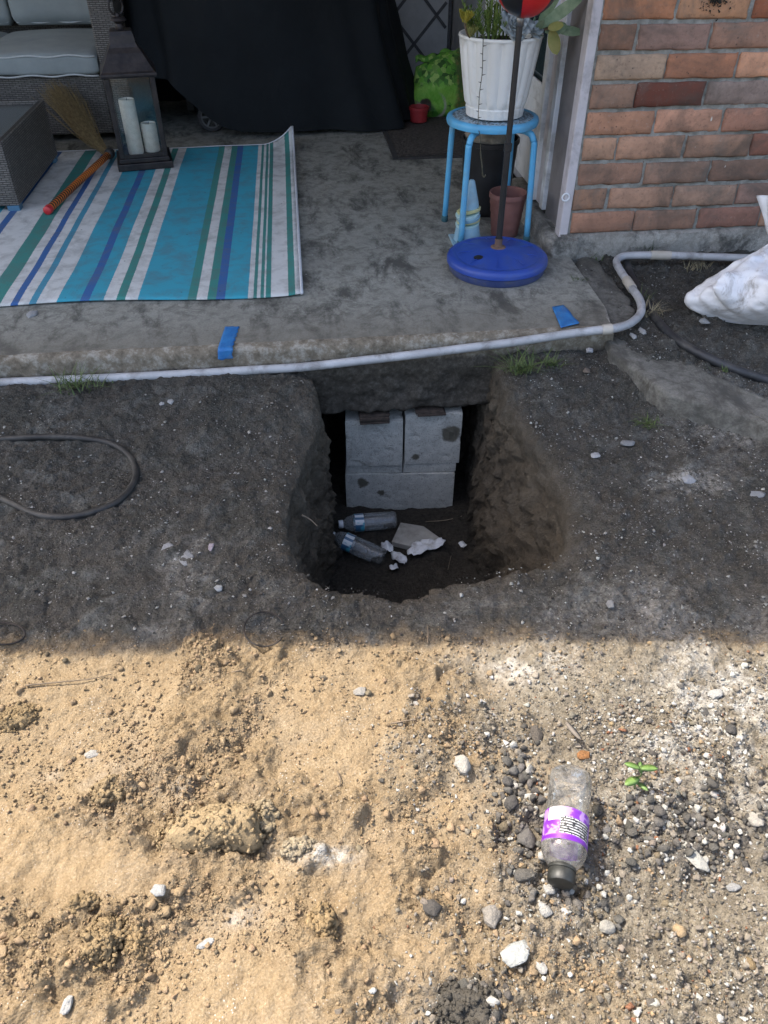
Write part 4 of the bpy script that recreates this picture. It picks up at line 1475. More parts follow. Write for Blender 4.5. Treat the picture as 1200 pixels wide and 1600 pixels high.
def leafm(m, base, direction, length, width, thick, curl=.3, nseg=6, up=Vector((0, 0, 1))):
    """thick pointed succulent leaf"""
    d = Vector(direction).normalized()
    s = d.cross(up)
    if s.length < 1e-3: s = d.orthogonal()
    s.normalize(); n = s.cross(d).normalized()
    vs, fs = [], []
    for k in range(nseg + 1):
        f = k / nseg
        w = width * (math.sin(math.pi * (f * .80 + .12)) ** .8) * (1 if f < 1 else .05)
        th = thick * (1 - f * .7)
        c = Vector(base) + d * length * f + n * (curl * length * f * f)
        vs += [c - s * w * .5, c - n * th * .5, c + s * w * .5, c + n * th * .35]
    for k in range(nseg):
        for q in range(4):
            q2 = (q + 1) % 4
            fs.append((k * 4 + q, k * 4 + q2, k * 4 + 4 + q2, k * 4 + 4 + q))
    fs += [(3, 2, 1, 0), tuple(nseg * 4 + q for q in range(4))]
    m.add(vs, fs)


def succ(name, c1, c2, rough=.55):
    return simple(name, c1, c2, 30, rough, spec=.4)
M_eche = succ('echeveria', (.27, .31, .33), (.40, .44, .46))
M_jade = succ('jade_leaf', (.12, .19, .10), (.25, .32, .20))
M_jade2 = succ('jade_leaf_yellow', (.21, .22, .06), (.30, .27, .09))
M_sedum = succ('sedum_needles', (.075, .14, .035), (.17, .23, .05))
M_sedy = succ('golden_sedum', (.28, .25, .03), (.40, .34, .05))
M_stem = succ('dry_stem', (.13, .09, .055), (.2, .15, .1), .8)
def rosette(center, R, n, mat, tilt=(0, 0, 1)):
    m = MB()
    T = Vector(tilt).normalized(); q = T.to_track_quat('Z', 'Y')
    for k in range(n):
        f = k / n
        a = k * 2.39996
        r = R * (1 - f) ** .7
        el = .12 + 1.25 * f
        d = q @ Vector((math.cos(a) * math.cos(el), math.sin(a) * math.cos(el), math.sin(el)))
        leafm(m, Vector(center) + T * (.004 + .012 * f), d, max(.012, r), max(.014, r * .78), .007, .22, 6, T)
    return m.build('rosette', mat, pot, smooth=True)
rosette((.018, -.100, PH + .026), .066, 34, M_eche, (.05, -.85, .6))
rosette((-.002, -.055, PH + .100), .060, 26, M_eche, (-.1, -.8, .65))
rosette((.020, -.122, PH + .004), .034, 18, M_eche, (.1, -.8, .5))
rosette((.085, -.085, PH + .010), .042, 20, M_eche, (.3, -.7, .7))
rosette((.105, -.06, PH + .004), .03, 18, M_jade, (.5, -.4, .7))
m = MB()
for k in range(5):
    x = .07 + .02 * k; leafm(m, (x * .8, -.03 - .01 * k, PH + .005), (.3, -.3, .9), .05, .028, .006, .2)
m.build('jade_leaves', M_jade, pot, smooth=True)
# fleshy spoon leaves hanging over the right rim
m = MB()
for base, d, L, w in (((.115, -.08, PH + .03), (.75, -.25, .55), .16, .055), ((.11, -.07, PH + .03), (.4, -.25, .9), .16, .050), ((.13, -.08, PH + .02), (.95, -.2, .1), .075, .06),
                      ((.165, -.085, PH + .022), (.9, -.1, -.12), .095, .045), ((.10, -.09, PH + .02), (.1, -.5, .5), .05, .035)):
    leafm(m, base, d, L, w * .72, .004, .05, 8, Vector((.1, -.85, .5)))
m.build('spoon_leaves', M_jade, pot, smooth=True, auto=40)
m = MB()
for base, d, L, w in (((.148, -.10, PH + .02), (.25, -.25, -.85), .075, .058), ((.135, -.10, PH + .03), (.6, -.5, .1), .055, .040)):
    leafm(m, base, d, L, w * .8, .004, .05, 8, Vector((.1, -.85, .5)))
m.build('spoon_leaves', M_jade2, pot, smooth=True, auto=40)
m = MB(); m.tube([(.09, -.05, PH - .02), (.11, -.07, PH + .02), (.14, -.085, PH + .022), (.17, -.085, PH + .02)], .005, 6); m.build('stem', M_stem, pot, smooth=True)
# tufts of needle sedum
def tuft(cx, cy, cz, n, h, spread, mat, ln=.013):
    m = MB()
    for k in range(n):
        a = random.uniform(0, 6.28); r = spread * math.sqrt(random.random())
        top = Vector((cx + r * 1.7 * math.cos(a), cy + r * 1.7 * math.sin(a), cz + h * random.uniform(.6, 1)))
        bot = Vector((cx + r * .5 * math.cos(a), cy + r * .5 * math.sin(a), cz))
        m.tube([bot, bot.lerp(top, .5) + Vector((0, 0, .004)), top], .0012, 4, False)
        for j in range(16):
            f = .25 + .75 * j / 15
            p = bot.lerp(top, f); aa = j * 2.4
            leafm(m, p, (math.cos(aa), math.sin(aa), .75), ln * 1.25, .0058, .003, .2, 3)
    return m.build('sedum_tuft', mat, pot)
tuft(-.055, -.085, PH - .01, 16, .085, .04, M_sedum)
tuft(-.09, -.03, PH - .01, 10, .11, .035, M_sedum)
tuft(-.045, -.02, PH, 8, .14, .03, M_sedum)
tuft(-.150, -.09, PH + .045, 9, .030, .018, M_sedy, .011)
tuft(-.125, -.085, PH + .005, 8, .03, .018, M_jade2, .010)
m = MB(); m.tube(spline([(-.11, -.06, PH - .01), (-.135, -.085, PH + .012), (-.148, -.09, PH + .045)], 5), .003, 5); m.build('stem', M_stem, pot)
# tall thin leaves
m = MB()
for k in range(7):
    x = -.05 + .012 * k
    m.tube(spline([(x, -.04, PH - .01), (x + random.uniform(-.01, .01), -.05, PH + .08), (x + random.uniform(-.03, .03), -.05, PH + .2)], 4), [.0035] * 8 + [.001], 5)
m.build('blade_leaves', M_sedum, pot, smooth=True)
# trailing string over the front
m = MB()
tp = spline([(-.085, -.07, PH - .005), (-.088, -.118, PH + .012), (-.087, -.128, PH - .04), (-.084, -.128, .16), (-.087, -.124, .10), (-.086, -.122, .04), (-.086, -.130, -.012)], 8)
m.tube(tp, .0014, 5)
tp2 = spline([(-.086, -.130, -.012), (-.084, -.175, -.03), (-.080, -.178, -.08), (-.070, -.178, -.13), (-.066, -.176, -.155), (-.060, -.176, -.164), (-.056, -.178, -.156)], 6)
m.tube(tp2, [.0014] * 12 + [.0028] * (len(tp2) - 12), 5)
for k in range(4, len(tp), 3):
    p = Vector(tp[k]); leafm(m, p, (1 if k % 2 else -1, -.6, .2), .013, .007, .004, .1, 3)
m.build('trailing_string', simple('string_vine', (.045, .045, .03), (.09, .08, .05), 40, .7), pot, smooth=True)

# ------------------------------------------------------------------ things under and beside the stool
M_black_pl = simple('black_plastic', (.008, .008, .009), (.016, .016, .018), 12, .45)
def pail(name, loc, r0, r1, h, mat, label, cat, ribs=0, rim=.006, filled=None, n=40):
    e = empty(name, loc, label, cat)
    prof = [(r0 * .96, 0), (r0, .004)]
    K = 14
    for k in range(1, K + 1):
        f = k / K
        prof.append((r0 + (r1 - r0) * f + (ribs * math.sin(f * K * 2.2)), .004 + (h - .024) * f))
    prof += [(r1 + rim, h - .018), (r1 + rim, h - .003), (r1 + rim * .5, h), (r1 - .002, h - .002), (r1 - .004, h - .03), (r0 - .006, .012), (.002, .010)]
    m = MB(); m.lathe(prof, n, None, True, False); m.build('body', mat, e, smooth=True, auto=40)
    return e
bk = pail('black_planter', (.775, 3.27, Z_PATIO), .095, .112, .29, M_black_pl, 'black plastic planter with a grey stone in it behind the blue stool', 'planter')
M_stone_p = simple('grey_tan_stone', (.17, .15, .12), (.30, .27, .225), 22, .9, .006, 60)
m = MB()
def rk(u, v):
    a = u * 2 * math.pi; b_ = (v - .5) * math.pi
    p = np.array([[.10 * math.cos(a) * math.cos(b_), .10 * math.sin(a) * math.cos(b_), .05 * math.sin(b_)]])
    f = 1 + .12 * float(fbm3(p, .05, 3, 3)[0])
    return tuple(p[0] * f)
m.grid(rk, 36, 18, True)
sto = m.build('planter_stone', M_stone_p, smooth=True, loc=(.775, 3.27, Z_PATIO + .285))
tag(sto, 'rounded grey tan stone sitting in the mouth of the black planter', 'stone')
M_terra = simple('brown_terracotta', (.155, .062, .052), (.215, .092, .075), 18, .7, .0006, 90, dirt=(.11, .06, .05), dscale=9)
pail('terracotta_pot', (.795, 2.985, Z_PATIO), .052, .069, .165, M_terra, 'empty brown ribbed plastic flower pot under the blue stool', 'pot', ribs=.0012, rim=.004)

M_cone = simple('pale_blue_cone', (.20, .36, .47), (.29, .45, .54), 16, .6, .0006, 80, dirt=(.3, .32, .32), dscale=14)
M_yell = simple('pale_yellow_rim', (.52, .50, .24), (.60, .58, .32), 20, .5)
M_aqua = simple('pale_aqua_rim', (.36, .55, .58), (.45, .62, .64), 20, .5)
ck = (.632, 2.925, Z_PATIO)
cone = empty('toy_cone_stack', ck, 'stack of small pale blue cones with yellow rims under the stool', 'cone stack')
m = MB(); m.box(-.062, .062, -.062, .062, 0, .010); m.build('base_plate', M_cone, cone, bevel=.003)
m = MB(); m.lathe([(.052, .0105), (.046, .05), (.043, .07)], 28); m.build('lower_cone', M_cone, cone, smooth=True, auto=40)
for k in range(5):
    z = .066 + k * .0125
    Mx = Matrix.Translation((random.uniform(-.004, .004), random.uniform(-.004, .004), z)) @ Matrix.Rotation(rad(random.uniform(-9, 9)), 4, 'X') @ Matrix.Rotation(rad(-6 - k), 4, 'Y')
    m = MB(); m.lathe([(.038, -.004), (.043, -.003), (.046, .004), (.046, .008), (.042, .009), (.030, .008)], 28, Mx)
    m.build('cup_rim', M_yell if k in (1, 4) else (M_aqua if k != 2 else M_cone), cone, smooth=True, auto=40)
m = MB(); m.lathe([(.034, .128), (.031, .15), (.016, .21), (.012, .226), (.008, .231), (.001, .232)], 28, Matrix.Translation((.004, 0, 0))); m.build('top_cone', M_cone, cone, smooth=True, auto=40)

# ------------------------------------------------------------------ punching ball on a stand
M_bluep = simple('royal_blue_plastic', (.018, .055, .30), (.028, .075, .36), 9, .42, .0004, 60, dirt=(.05, .075, .20), dscale=10)
M_bluedirty = simple('dirty_blue_plastic', (.03, .05, .16), (.06, .08, .19), 14, .6, .001, 60, dirt=(.10, .10, .10), dscale=14)
M_pole = simple('black_pole', (.012, .012, .013), (.022, .022, .024), 20, .4)
M_rust = simple('rusty_socket', (.09, .06, .05), (.17, .10, .07), 40, .8, .001)
KB = (.690, 2.655, Z_PATIO)
pk = empty('punching_ball_stand', KB, 'red and black punching ball on a black pole with round blue base', 'punching ball')
R0 = .181
m = MB(); m.lathe([(R0 * .93, .0), (R0 * .955, .006), (R0 * .965, .026), (R0 * .975, .028)], 64, None, True, False); m.build('base_skirt', M_bluedirty, pk, smooth=True, auto=35)
prof = [(R0 * .985, .0285), (R0 * 1.0, .031), (R0 * 1.0, .042), (R0 * .985, .050), (R0 * .95, .0555), (R0 * .90, .058), (R0 * .86, .058), (R0 * .84, .0560), (R0 * .81, .0565), (R0 * .6, .066), (R0 * .4, .073), (R0 * .22, .077), (R0 * .16, .080), (.002, .080)]
m = MB(); m.lathe(prof, 72, None, True, True); bd_ = m.build('base', M_bluep, pk, smooth=True, auto=40)
for k in range(9):
    a = k * 2 * math.pi / 9 + .3
    m = MB(); Mx = Matrix.Rotation(a, 4, 'Z') @ Matrix.Translation((.088, 0, .0690)) @ Matrix.Rotation(rad(5.2), 4, 'Y')
    m.box(-.055, .055, -.0012, .0012, -.0015, .0012, Mx); m.build('rib', M_bluep, bd_)
m = MB(); m.lathe([(.016, -.001), (.017, .002), (.013, .0035)], 20, Matrix.Translation((-.082, -.055, .0665)) @ Matrix.Rotation(rad(-6), 4, 'Y')); m.build('fill_cap', M_black_pl, bd_, smooth=True, auto=40)
m = MB(); m.lathe([(.028, .0795), (.024, .083), (.0135, .086), (.0135, .112), (.0125, .107)], 20); m.build('socket', M_rust, pk, smooth=True, auto=40)
m = MB(); m.lathe([(.011, .1), (.011, .40), (.0135, .402), (.0135, .425), (.0095, .428), (.0095, .76)], 16); m.build('pole', M_pole, pk, smooth=True, auto=40)
m = MB(); m.lathe([(.0115, .755), (.0115, .775), (.009, .78)], 14); m.build('collar', simple('steel_collar', (.25, .25, .25), None, 1, .4, metallic=.8), pk, smooth=True)
t = NT('panelled_ball'); v = t.coord(); s3 = t.n('ShaderNodeSeparateXYZ'); t.l(v, s3.inputs[0])
an = t.math('ARCTAN2', s3.outputs[1], s3.outputs[0])
fr = t.math('FRACT', t.math('ADD', t.math('MULTIPLY', an, 6 / (2 * math.pi)), .93))
fr2 = t.math('FRACT', t.math('ADD', t.math('MULTIPLY', an, 3 / (2 * math.pi)), .36))
t.color(t.mix(t.math('GREATER_THAN', fr2, .5), (.012, .012, .014), (.55, .02, .02)))
t.rough(.35); M_ball = t.m
m = MB()
m.grid(lambda u, v: (.012 + .098 * math.cos(u * 6.28319) * math.sin(v * math.pi), .098 * math.sin(u * 6.28319) * math.sin(v * math.pi), .877 - .098 * 1.04 * math.cos(v * math.pi)), 48, 26, True)
m.build('ball', M_ball, pk, smooth=True)

# ------------------------------------------------------------------ white pipe, black pipes, hose
M_pvc = simple('grey_white_pvc', (.34, .345, .36), (.47, .475, .49), 9, .5, .0006, 100, dirt=(.10, .088, .072), dscale=13)
M_pvcold = simple('old_pvc_coupling', (.40, .36, .30), (.50, .46, .40), 20, .6, .0005)
yp = Y_SLAB - .022
pth = [Py(x, y, yp) for x, y in ((-140, 604), (0, 598), (140, 592), (280, 585), (400, 578), (480, 573), (560, 564), (640, 555), (720, 545), (800, 535), (880, 523), (925, 517))]
PX1 = pth[-1]
zb = .122
tail = [Pz(x, y, zz) for x, y, zz in ((960, 513, .135), (985, 505, .128), (1001, 489, .125), (1000, 470, .124), (986, 448, .124), (970, 424, .124), (963, 409, .126), (972, 401, .13), (992, 399, .135), (1040, 399, .138), (1100, 401, .138), (1160, 403, .135), (1240, 406, .13))]
path = spline(pth + tail, 7)
pv = empty('water_pipe', tuple(pth[0]), 'white plastic water pipe running along the patio edge and bending to the wall', 'pipe')
o0 = Vector(pth[0])
m = MB(); m.tube([Vector(p) - o0 for p in path], .0135, 12); m.build('pipe_run', M_pvc, pv, smooth=True)
def coupling(i, L=3):
    m = MB(); m.tube([Vector(p) - o0 for p in path[i:i + L + 1]], .0163, 14); m.build('coupling', M_pvcold, pv, smooth=True, auto=50)
n_p = len(pth) * 7
coupling(n_p - 4, 3); coupling(n_p + 27, 4); coupling(n_p + 60, 4)
M_poly = simple('black_poly_pipe', (.016, .017, .02), (.035, .036, .04), 14, .5, .0008, 60, dirt=(.10, .095, .085), dscale=10)
M_hose = simple('dusty_black_hose', (.012, .012, .012), (.03, .029, .028), 18, .6, .0008, 120, dirt=(.075, .07, .06), dscale=9)
def gpath(pts, lift, n=8, z0=None):
    out = []
    for x, y in pts:
        p = Pz(x, y, .0)
        for _ in range(3):
            p = Pz(x, y, float(G(p[0], p[1], False)) + lift)
        out.append(p)
    return spline(out, n)
m = MB(); m.tube(gpath([(978, 408), (985, 430), (1000, 455), (1014, 480), (1030, 505), (1060, 533), (1100, 556), (1150, 578), (1200, 594), (1280, 620)], .010), .0135, 12)
tag(m.build('drain_pipe', M_poly, smooth=True), 'thick black poly pipe crossing the soil bed right of the white pipe', 'pipe')
m = MB(); m.tube(gpath([(-160, 690), (-60, 686), (0, 686), (60, 683), (120, 684), (170, 692), (200, 710), (213, 738), (203, 765), (180, 786), (145, 800), (100, 808), (55, 803), (15, 785), (-30, 765), (-120, 735)], .006), .0092, 12)
tag(m.build('garden_hose', M_hose, smooth=True), 'black rubber hose looped on the dirt at the left edge', 'hose')

# ------------------------------------------------------------------ painter's tape
M_tape = simple('blue_tape', (.015, .12, .36), (.03, .19, .46), 30, .65, .002, 60, dirt=(.10, .15, .22), dscale=20)
def tape(name, fn, nu, nv, label):
    m = MB(); m.grid(fn, nu, nv)
    return tag(m.build(name, M_tape, smooth=True, solid=.0006), label, 'tape', "strips of painter's tape")
tp0 = Pz(364, 510, Z_PATIO)
def t1(u, v):
    w = .044 * (1 + .12 * math.sin(v * 40) * .3)
    x = tp0[0] - .024 - .018 * v + u * w
    s = v * .172
    e = .018 * float(noise2(u * 7, v * 0, 4)) * (v > .95 or v < .05)
    ys = 2.285 - s + e * .2
    yf = Y_SLAB - .004
    if ys > yf:
        return (x, ys, Z_PATIO + .0035 + .0012 * math.sin(u * 5))
    d = yf - ys
    return (x, yf - .010 - .002 * math.sin(u * 6), Z_PATIO + .002 - d)
tape('painters_tape', t1, 7, 40, "blue painter's tape folded over the patio edge left of the pit")
q0, q1, q2, q3 = (Pz(x, y, Z_PATIO) for x, y in ((862, 481), (880, 478), (905, 508), (876, 514)))
def t2(u, v):
    a = q0 * (1 - u) + q1 * u; b_ = q3 * (1 - u) + q2 * u
    p = a * (1 - v) + b_ * v
    return (p[0], p[1], Z_PATIO + .004 + .003 * abs(math.sin(v * 5)) * u)
tape('painters_tape', t2, 8, 14, "blue painter's tape stuck flat near the right corner of the patio")

# ------------------------------------------------------------------ white woven sack
t = NT('woven_sack'); v = t.coord()
t.color(t.mix(t.ramp(t.noise(9, 6, .75, v, .6), [(.56, 0.0), (.70, .8)]), t.ramp(t.noise(6, 4, .6, v), [(.3, (.68, .69, .72)), (.7, (.82, .82, .84))]), (.20, .16, .12)))
t.rough(.45); pb = t.bump(t.noise(22, 5, .6, v, .8), .008, .7); t.bump(t.noise(380, 2, .5, v), .0004, .5, pb); M_sack = t.m
nk = Pz(1222, 372, .33)
sk = empty('woven_sack', (1.52, 2.33, .10), 'crumpled white woven sack tied at the neck on the soil by the wall', 'sack')
so_ = np.array([1.52, 2.33, .10])
m = MB()
def sackf(u, v):
    a = u * 2 * math.pi
    # axis from neck down and forward to the left
    end = Pz(1212, 508, .115)
    ax = nk * (1 - v) + end * v
    r = .020 + .215 * math.sin(min(1, v / .8) * math.pi / 2) ** 1.5 * (1 if v < .7 else math.sqrt(max(0, 1 - ((v - .7) / .3) ** 2)))
    fold = 1 + (.20 * math.sin(9 * a + 3 * v) + .12 * math.sin(17 * a + 1 + 4 * v)) * (1 - v) ** .45 + .05 * math.sin(5 * a + 9 * v)
    d = end - nk; d = d / np.linalg.norm(d)
    s = np.cross(d, [0, 0, 1]); s /= np.linalg.norm(s); n = np.cross(s, d)
    p = ax + (s * math.cos(a) * 1.08 + n * math.sin(a) * .85) * r * fold
    p3 = p[None, :]
    p = p + (.016 * float(fbm3(p3, .07, 3, 5)[0]) - .040 * float(np.abs(fbm3(p3, .12, 3, 15)[0]))) * (n * .9 + s * .4) * min(1, v * 3)
    gz = float(G(p[0], p[1], False)) + .004
    if p[2] < gz: p = np.array([p[0], p[1], gz + .002 * math.sin(a * 40) - .05 * v * (v > .999)])
    return tuple(p - so_)
m.grid(sackf, 120, 60, True)
m.build('sack_body', M_sack, sk, smooth=True)
m = MB()
def ruff(u, v):
    a = u * 2 * math.pi
    d = np.array([.30, .42, .86]); d /= np.linalg.norm(d)
    s = np.cross(d, [0, 0, 1]); s /= np.linalg.norm(s); n = np.cross(s, d)
    r = .022 + .060 * v ** .7
    fold = 1 + .20 * math.sin(8 * a + 2 * v) * v + .12 * math.sin(19 * a)
    p = nk + d * (.12 * v - .01 + .008 * math.sin(5 * a) * v) + (s * math.cos(a) * 1.1 + n * math.sin(a) * .5) * r * fold
    return tuple(p - so_)
m.grid(ruff, 72, 18, True)
m.build('sack_mouth', M_sack, sk, smooth=True, solid=.001)
M_twine = simple('dark_twine', (.05, .045, .045), (.09, .08, .08), 80, .9)
m = MB(); m.tube([tuple(nk - so_ + np.array([.027 * math.cos(a), .02 * math.sin(a), .016 * math.cos(a + 1)])) for a in np.linspace(0, 6.2832, 20)], .005, 6); m.build('tie', M_twine, sk, smooth=True)

# ================================================================== IN THE PIT
def block_material(name, stain=None):
    t = NT(name); v = t.coord(); g = t.n('ShaderNodeNewGeometry')
    n1 = t.noise(34, 6, .7, g.outputs['Position']); n2 = t.noise(210, 4, .7, g.outputs['Position']); n3 = t.noise(9, 7, .75, g.outputs['Position'], .6)
    col = t.ramp(n1, [(.3, (0.328, 0.329, 0.304)), (.6, (0.476, 0.471, 0.432))])
    col = t.mix(t.ramp(n2, [(.34, .8), (.45, 0.0)]), col, (0.127, 0.121, 0.106))
    col = t.mix(t.ramp(n2, [(.62, 0.0), (.72, .6)]), col, (0.655, 0.638, 0.570))
    col = t.mix(t.ramp(n3, [(.57, 0.0), (.70, .7)]), col, (0.148, 0.136, 0.110))
    if stain:
        s3 = t.n('ShaderNodeSeparateXYZ'); t.l(v, s3.inputs[0])
        for cx, cz, r in stain:
            dx = t.math('SUBTRACT', s3.outputs[0], cx); dz = t.math('SUBTRACT', s3.outputs[2], cz)
            dd = t.math('SQRT', t.math('ADD', t.math('MULTIPLY', dx, dx), t.math('MULTIPLY', dz, dz)))
            dd = t.math('ADD', dd, t.math('MULTIPLY', t.math('SUBTRACT', t.noise(38, 4, .6, v), .5), .035))
            col = t.mix(t.ramp(dd, [(r * .85, .93), (r * 1.1, 0.0)]), col, (0.074, 0.066, 0.046))
    t.color(col); t.rough(.92)
    pb = t.bump(n1, .004, .6); t.bump(n2, .0025, .9, pb)
    return t.m
M_block = block_material('grey_block')
M_block_low = block_material('spotted_block', [(-.068, .082, .013), (-.135, .13, .02)])
M_block2 = block_material('stained_block', [(.062, .125, .034), (-.06, .03, .012)])
BY = 2.172
BA = rad(-5)
FZ = HOLE_Z + .004
def block(name, x0, x1, z0, z1, mat, label, dy=0, depth=.2, rot=0, group='concrete blocks of the pier in the pit', seed=1):
    """solid concrete block with worn arrises and a pitted face"""
    r = np.random.RandomState(seed)
    w, h = x1 - x0, z1 - z0
    nx, nz, ny = 26, max(4, int(26 * h / .2)), 10
    import bmesh
    bm = bmesh.new()
    bmesh.ops.create_cube(bm, size=1.0)
    bmesh.ops.subdivide_edges(bm, edges=bm.edges, cuts=13, use_grid_fill=True)
    P = np.array([q.co for q in bm.verts]) * [w, depth, h]
    # round the arrises
    half = np.array([w, depth, h]) / 2
    rr = .0025
    inner = np.clip(P, -half + rr, half - rr)
    dlt = P - inner; ln = np.linalg.norm(dlt, axis=1, keepdims=True)
    P = inner + dlt / np.maximum(ln, 1e-9) * np.minimum(ln, rr)
    nn = fbm3(P + seed * 3.1, .03, 3, seed)
    near = (ln[:, 0] > rr * .5)
    P = P * (1 + 0) - (P / np.maximum(np.abs(P).max(1, keepdims=True), 1e-6)) * (np.clip(nn - .45, 0, 1) * (.000 + .012 * near))[:, None] * .6
    P += half * [0, 0, 1]
    for q, p in zip(bm.verts, P): q.co = p
    me = bpy.data.meshes.new(name); bm.to_mesh(me); bm.free()
    me.materials.append(mat)
    o = bpy.data.objects.new(name, me); C.objects.link(o)
    o.location = ((x0 + x1) / 2, BY + dy + depth / 2 + math.tan(-BA) * 0 + ((x0 + x1) / 2 - .295) * math.tan(BA), z0)
    o.rotation_euler = (0, 0, BA + rot)
    return tag(o, label, 'block', group)
zb0 = FZ; zb1 = zb0 + .168; zb2 = zb1 + .001; zb3 = zb2 + .036; zb4 = zb3 + .001; zb5 = zb4 + .2005
block('pier_block', .098, .492, zb0, zb1, M_block_low, 'wide grey concrete block at the bottom of the pier in the pit', seed=3)
block('cap_block', .103, .304, zb2, zb3, M_block, 'thin grey concrete slab under the left upper block in the pit', dy=.005, seed=4)
block('cap_block', .3065, .495, zb2 + .0, zb3 + .004, M_block, 'thin grey concrete slab under the right upper block in the pit', dy=.007, seed=5)
block('pier_block', .105, .303, zb4, zb5 - .010, M_block, 'upper left grey concrete block of the pier, under the slab', dy=-.002, seed=6)
block('pier_block', .3065, .502, zb4 + .004, zb5 + .012, M_block2, 'upper right grey concrete block with a dark stain, under the slab', dy=.003, rot=rad(1.5), seed=7)
M_shim = simple('rusty_shim', (.035, .026, .02), (.085, .062, .048), 60, .9, .002, 120)
for x, w, label, base in ((.20, .10, 'stack of brown shims on the left upper block', zb5 - .010), (.385, .095, 'stack of brown shims on the right upper block', zb5 + .012)):
    e = empty('shim_stack', (x, BY + .03, base), label, 'shims', 'shims between pier and slab')
    k = 0; z = .0005
    while base + z < -.160:
        m = MB(); j = random.uniform(-.006, .006); m.box(-w / 2 + j, w / 2 + j, -.045 + random.uniform(-.006, .006), .08, z, z + .0075)
        m.build('shim', M_shim, e); z += .0085

# pit litter
def clear_plastic(name, tint, dust, dustcol=(.55, .54, .5), rough=.12):
    t = NT(name); v = t.coord()
    tr = t.n('ShaderNodeBsdfTransparent'); tr.inputs[0].default_value = (*tint, 1)
    gl = t.n('ShaderNodeBsdfGlossy', i_Roughness=rough)
    fr = t.n('ShaderNodeFresnel', i_IOR=1.45)
    m1 = t.n('ShaderNodeMixShader'); t.l(t.math('MULTIPLY', fr.outputs[0], 1.6), m1.inputs[0]); t.l(tr.outputs[0], m1.inputs[1]); t.l(gl.outputs[0], m1.inputs[2])
    df = t.n('ShaderNodeBsdfDiffuse'); df.inputs[0].default_value = (*dustcol, 1)
    f = t.math('MULTIPLY', t.ramp(t.noise(70, 6, .8, v), [(.38, .25), (.62, 1.0)]), dust)
    m2 = t.n('ShaderNodeMixShader'); t.l(f, m2.inputs[0]); t.l(m1.outputs[0], m2.inputs[1]); t.l(df.outputs[0], m2.inputs[2])
    t.l(m2.outputs[0], t.out.inputs[0])
    bp = t.n('ShaderNodeBump', i_Distance=.004, i_Strength=.6); t.l(t.noise(25, 3, .6, v), bp.inputs['Height'])
    t.l(bp.outputs[0], gl.inputs['Normal'])
    return t.m
M_clear = clear_plastic('clear_plastic', (.93, .95, .96), .20, (.6, .64, .66), .08)
M_dusty_pl = clear_plastic('dusty_clear_plastic', (.96, .95, .92), .17, (.62, .60, .56), .08)
def lab_mat(name, fn):
    t = NT(name); fn(t); t.rough(.4); return t.m
def water_label(t):
    v = t.coord(); s3 = t.n('ShaderNodeSeparateXYZ'); t.l(v, s3.inputs[0])
    an = t.math('ARCTAN2', s3.outputs[1], s3.outputs[0])
    w = t.n('ShaderNodeTexWave', i_Scale=14.0, i_Distortion=2.0); t.l(v, w.inputs['Vector'])
    col = t.mix(t.ramp(w.outputs['Fac'], [(.55, 0.0), (.62, 1.0)]), (.62, .66, .68), (.04, .12, .22))
    col = t.mix(t.ramp(t.noise(22, 2, .5, v), [(.55, 0.0), (.58, 1.0)]), col, (.07, .36, .48))
    t.color(col)
M_wlab = lab_mat('water_label', water_label)
M_capw = simple('white_cap', (.52, .55, .58), (.6, .62, .65), 20, .4)
def water_bottle(loc, direction, label, sink=0):
    d = Vector(direction).normalized()
    e = empty('water_bottle', loc, label, 'bottle', 'water bottles in the pit')
    e.rotation_mode = 'QUATERNION'; e.rotation_quaternion = d.to_track_quat('Z', 'Y')
    prof = [(.018, .002), (.028, .0), (.0315, .006)]
    for k in range(24):
        z = .008 + k * .0042
        prof.append((.0315 + .0011 * math.sin(k * 1.9), z))
    prof += [(.0315, .112), (.0322, .116), (.0322, .15), (.030, .160), (.024, .175), (.015, .186), (.0125, .19), (.0125, .202)]
    m = MB(); m.lathe(prof, 28, None, True, False, lambda r, z, a: r * (1 + .02 * math.sin(2 * a + z * 40))); m.build('body', M_clear, e, smooth=True)
    m = MB(); m.lathe([(.0329, .117), (.0329, .149)], 28, None, False, False, lambda r, z, a: r * (1 + .02 * math.sin(2 * a + z * 40))); m.build('label', M_wlab, e, smooth=True)
    m = MB(); m.lathe([(.0145, .190), (.0148, .192), (.0148, .204), (.0135, .206)], 20); m.build('cap', M_capw, e, smooth=True, auto=40)
    return e
def fp(x, y, lift):
    p = Pz(x, y, HOLE_Z)
    for _ in range(4):
        p = Pz(x, y, float(floor_z(p[0], p[1])) + lift)
    return p
a = fp(618, 812, .030); b_ = fp(545, 818, .030)
water_bottle(a, Vector(b_ - a), 'clear water bottle lying against the foot of the concrete block')
a = fp(600, 872, .012); b_ = fp(541, 853, .030)
water_bottle(a, Vector((b_ - a)) + Vector((0, 0, .02)), 'clear water bottle with white cap half sunk in the mud')
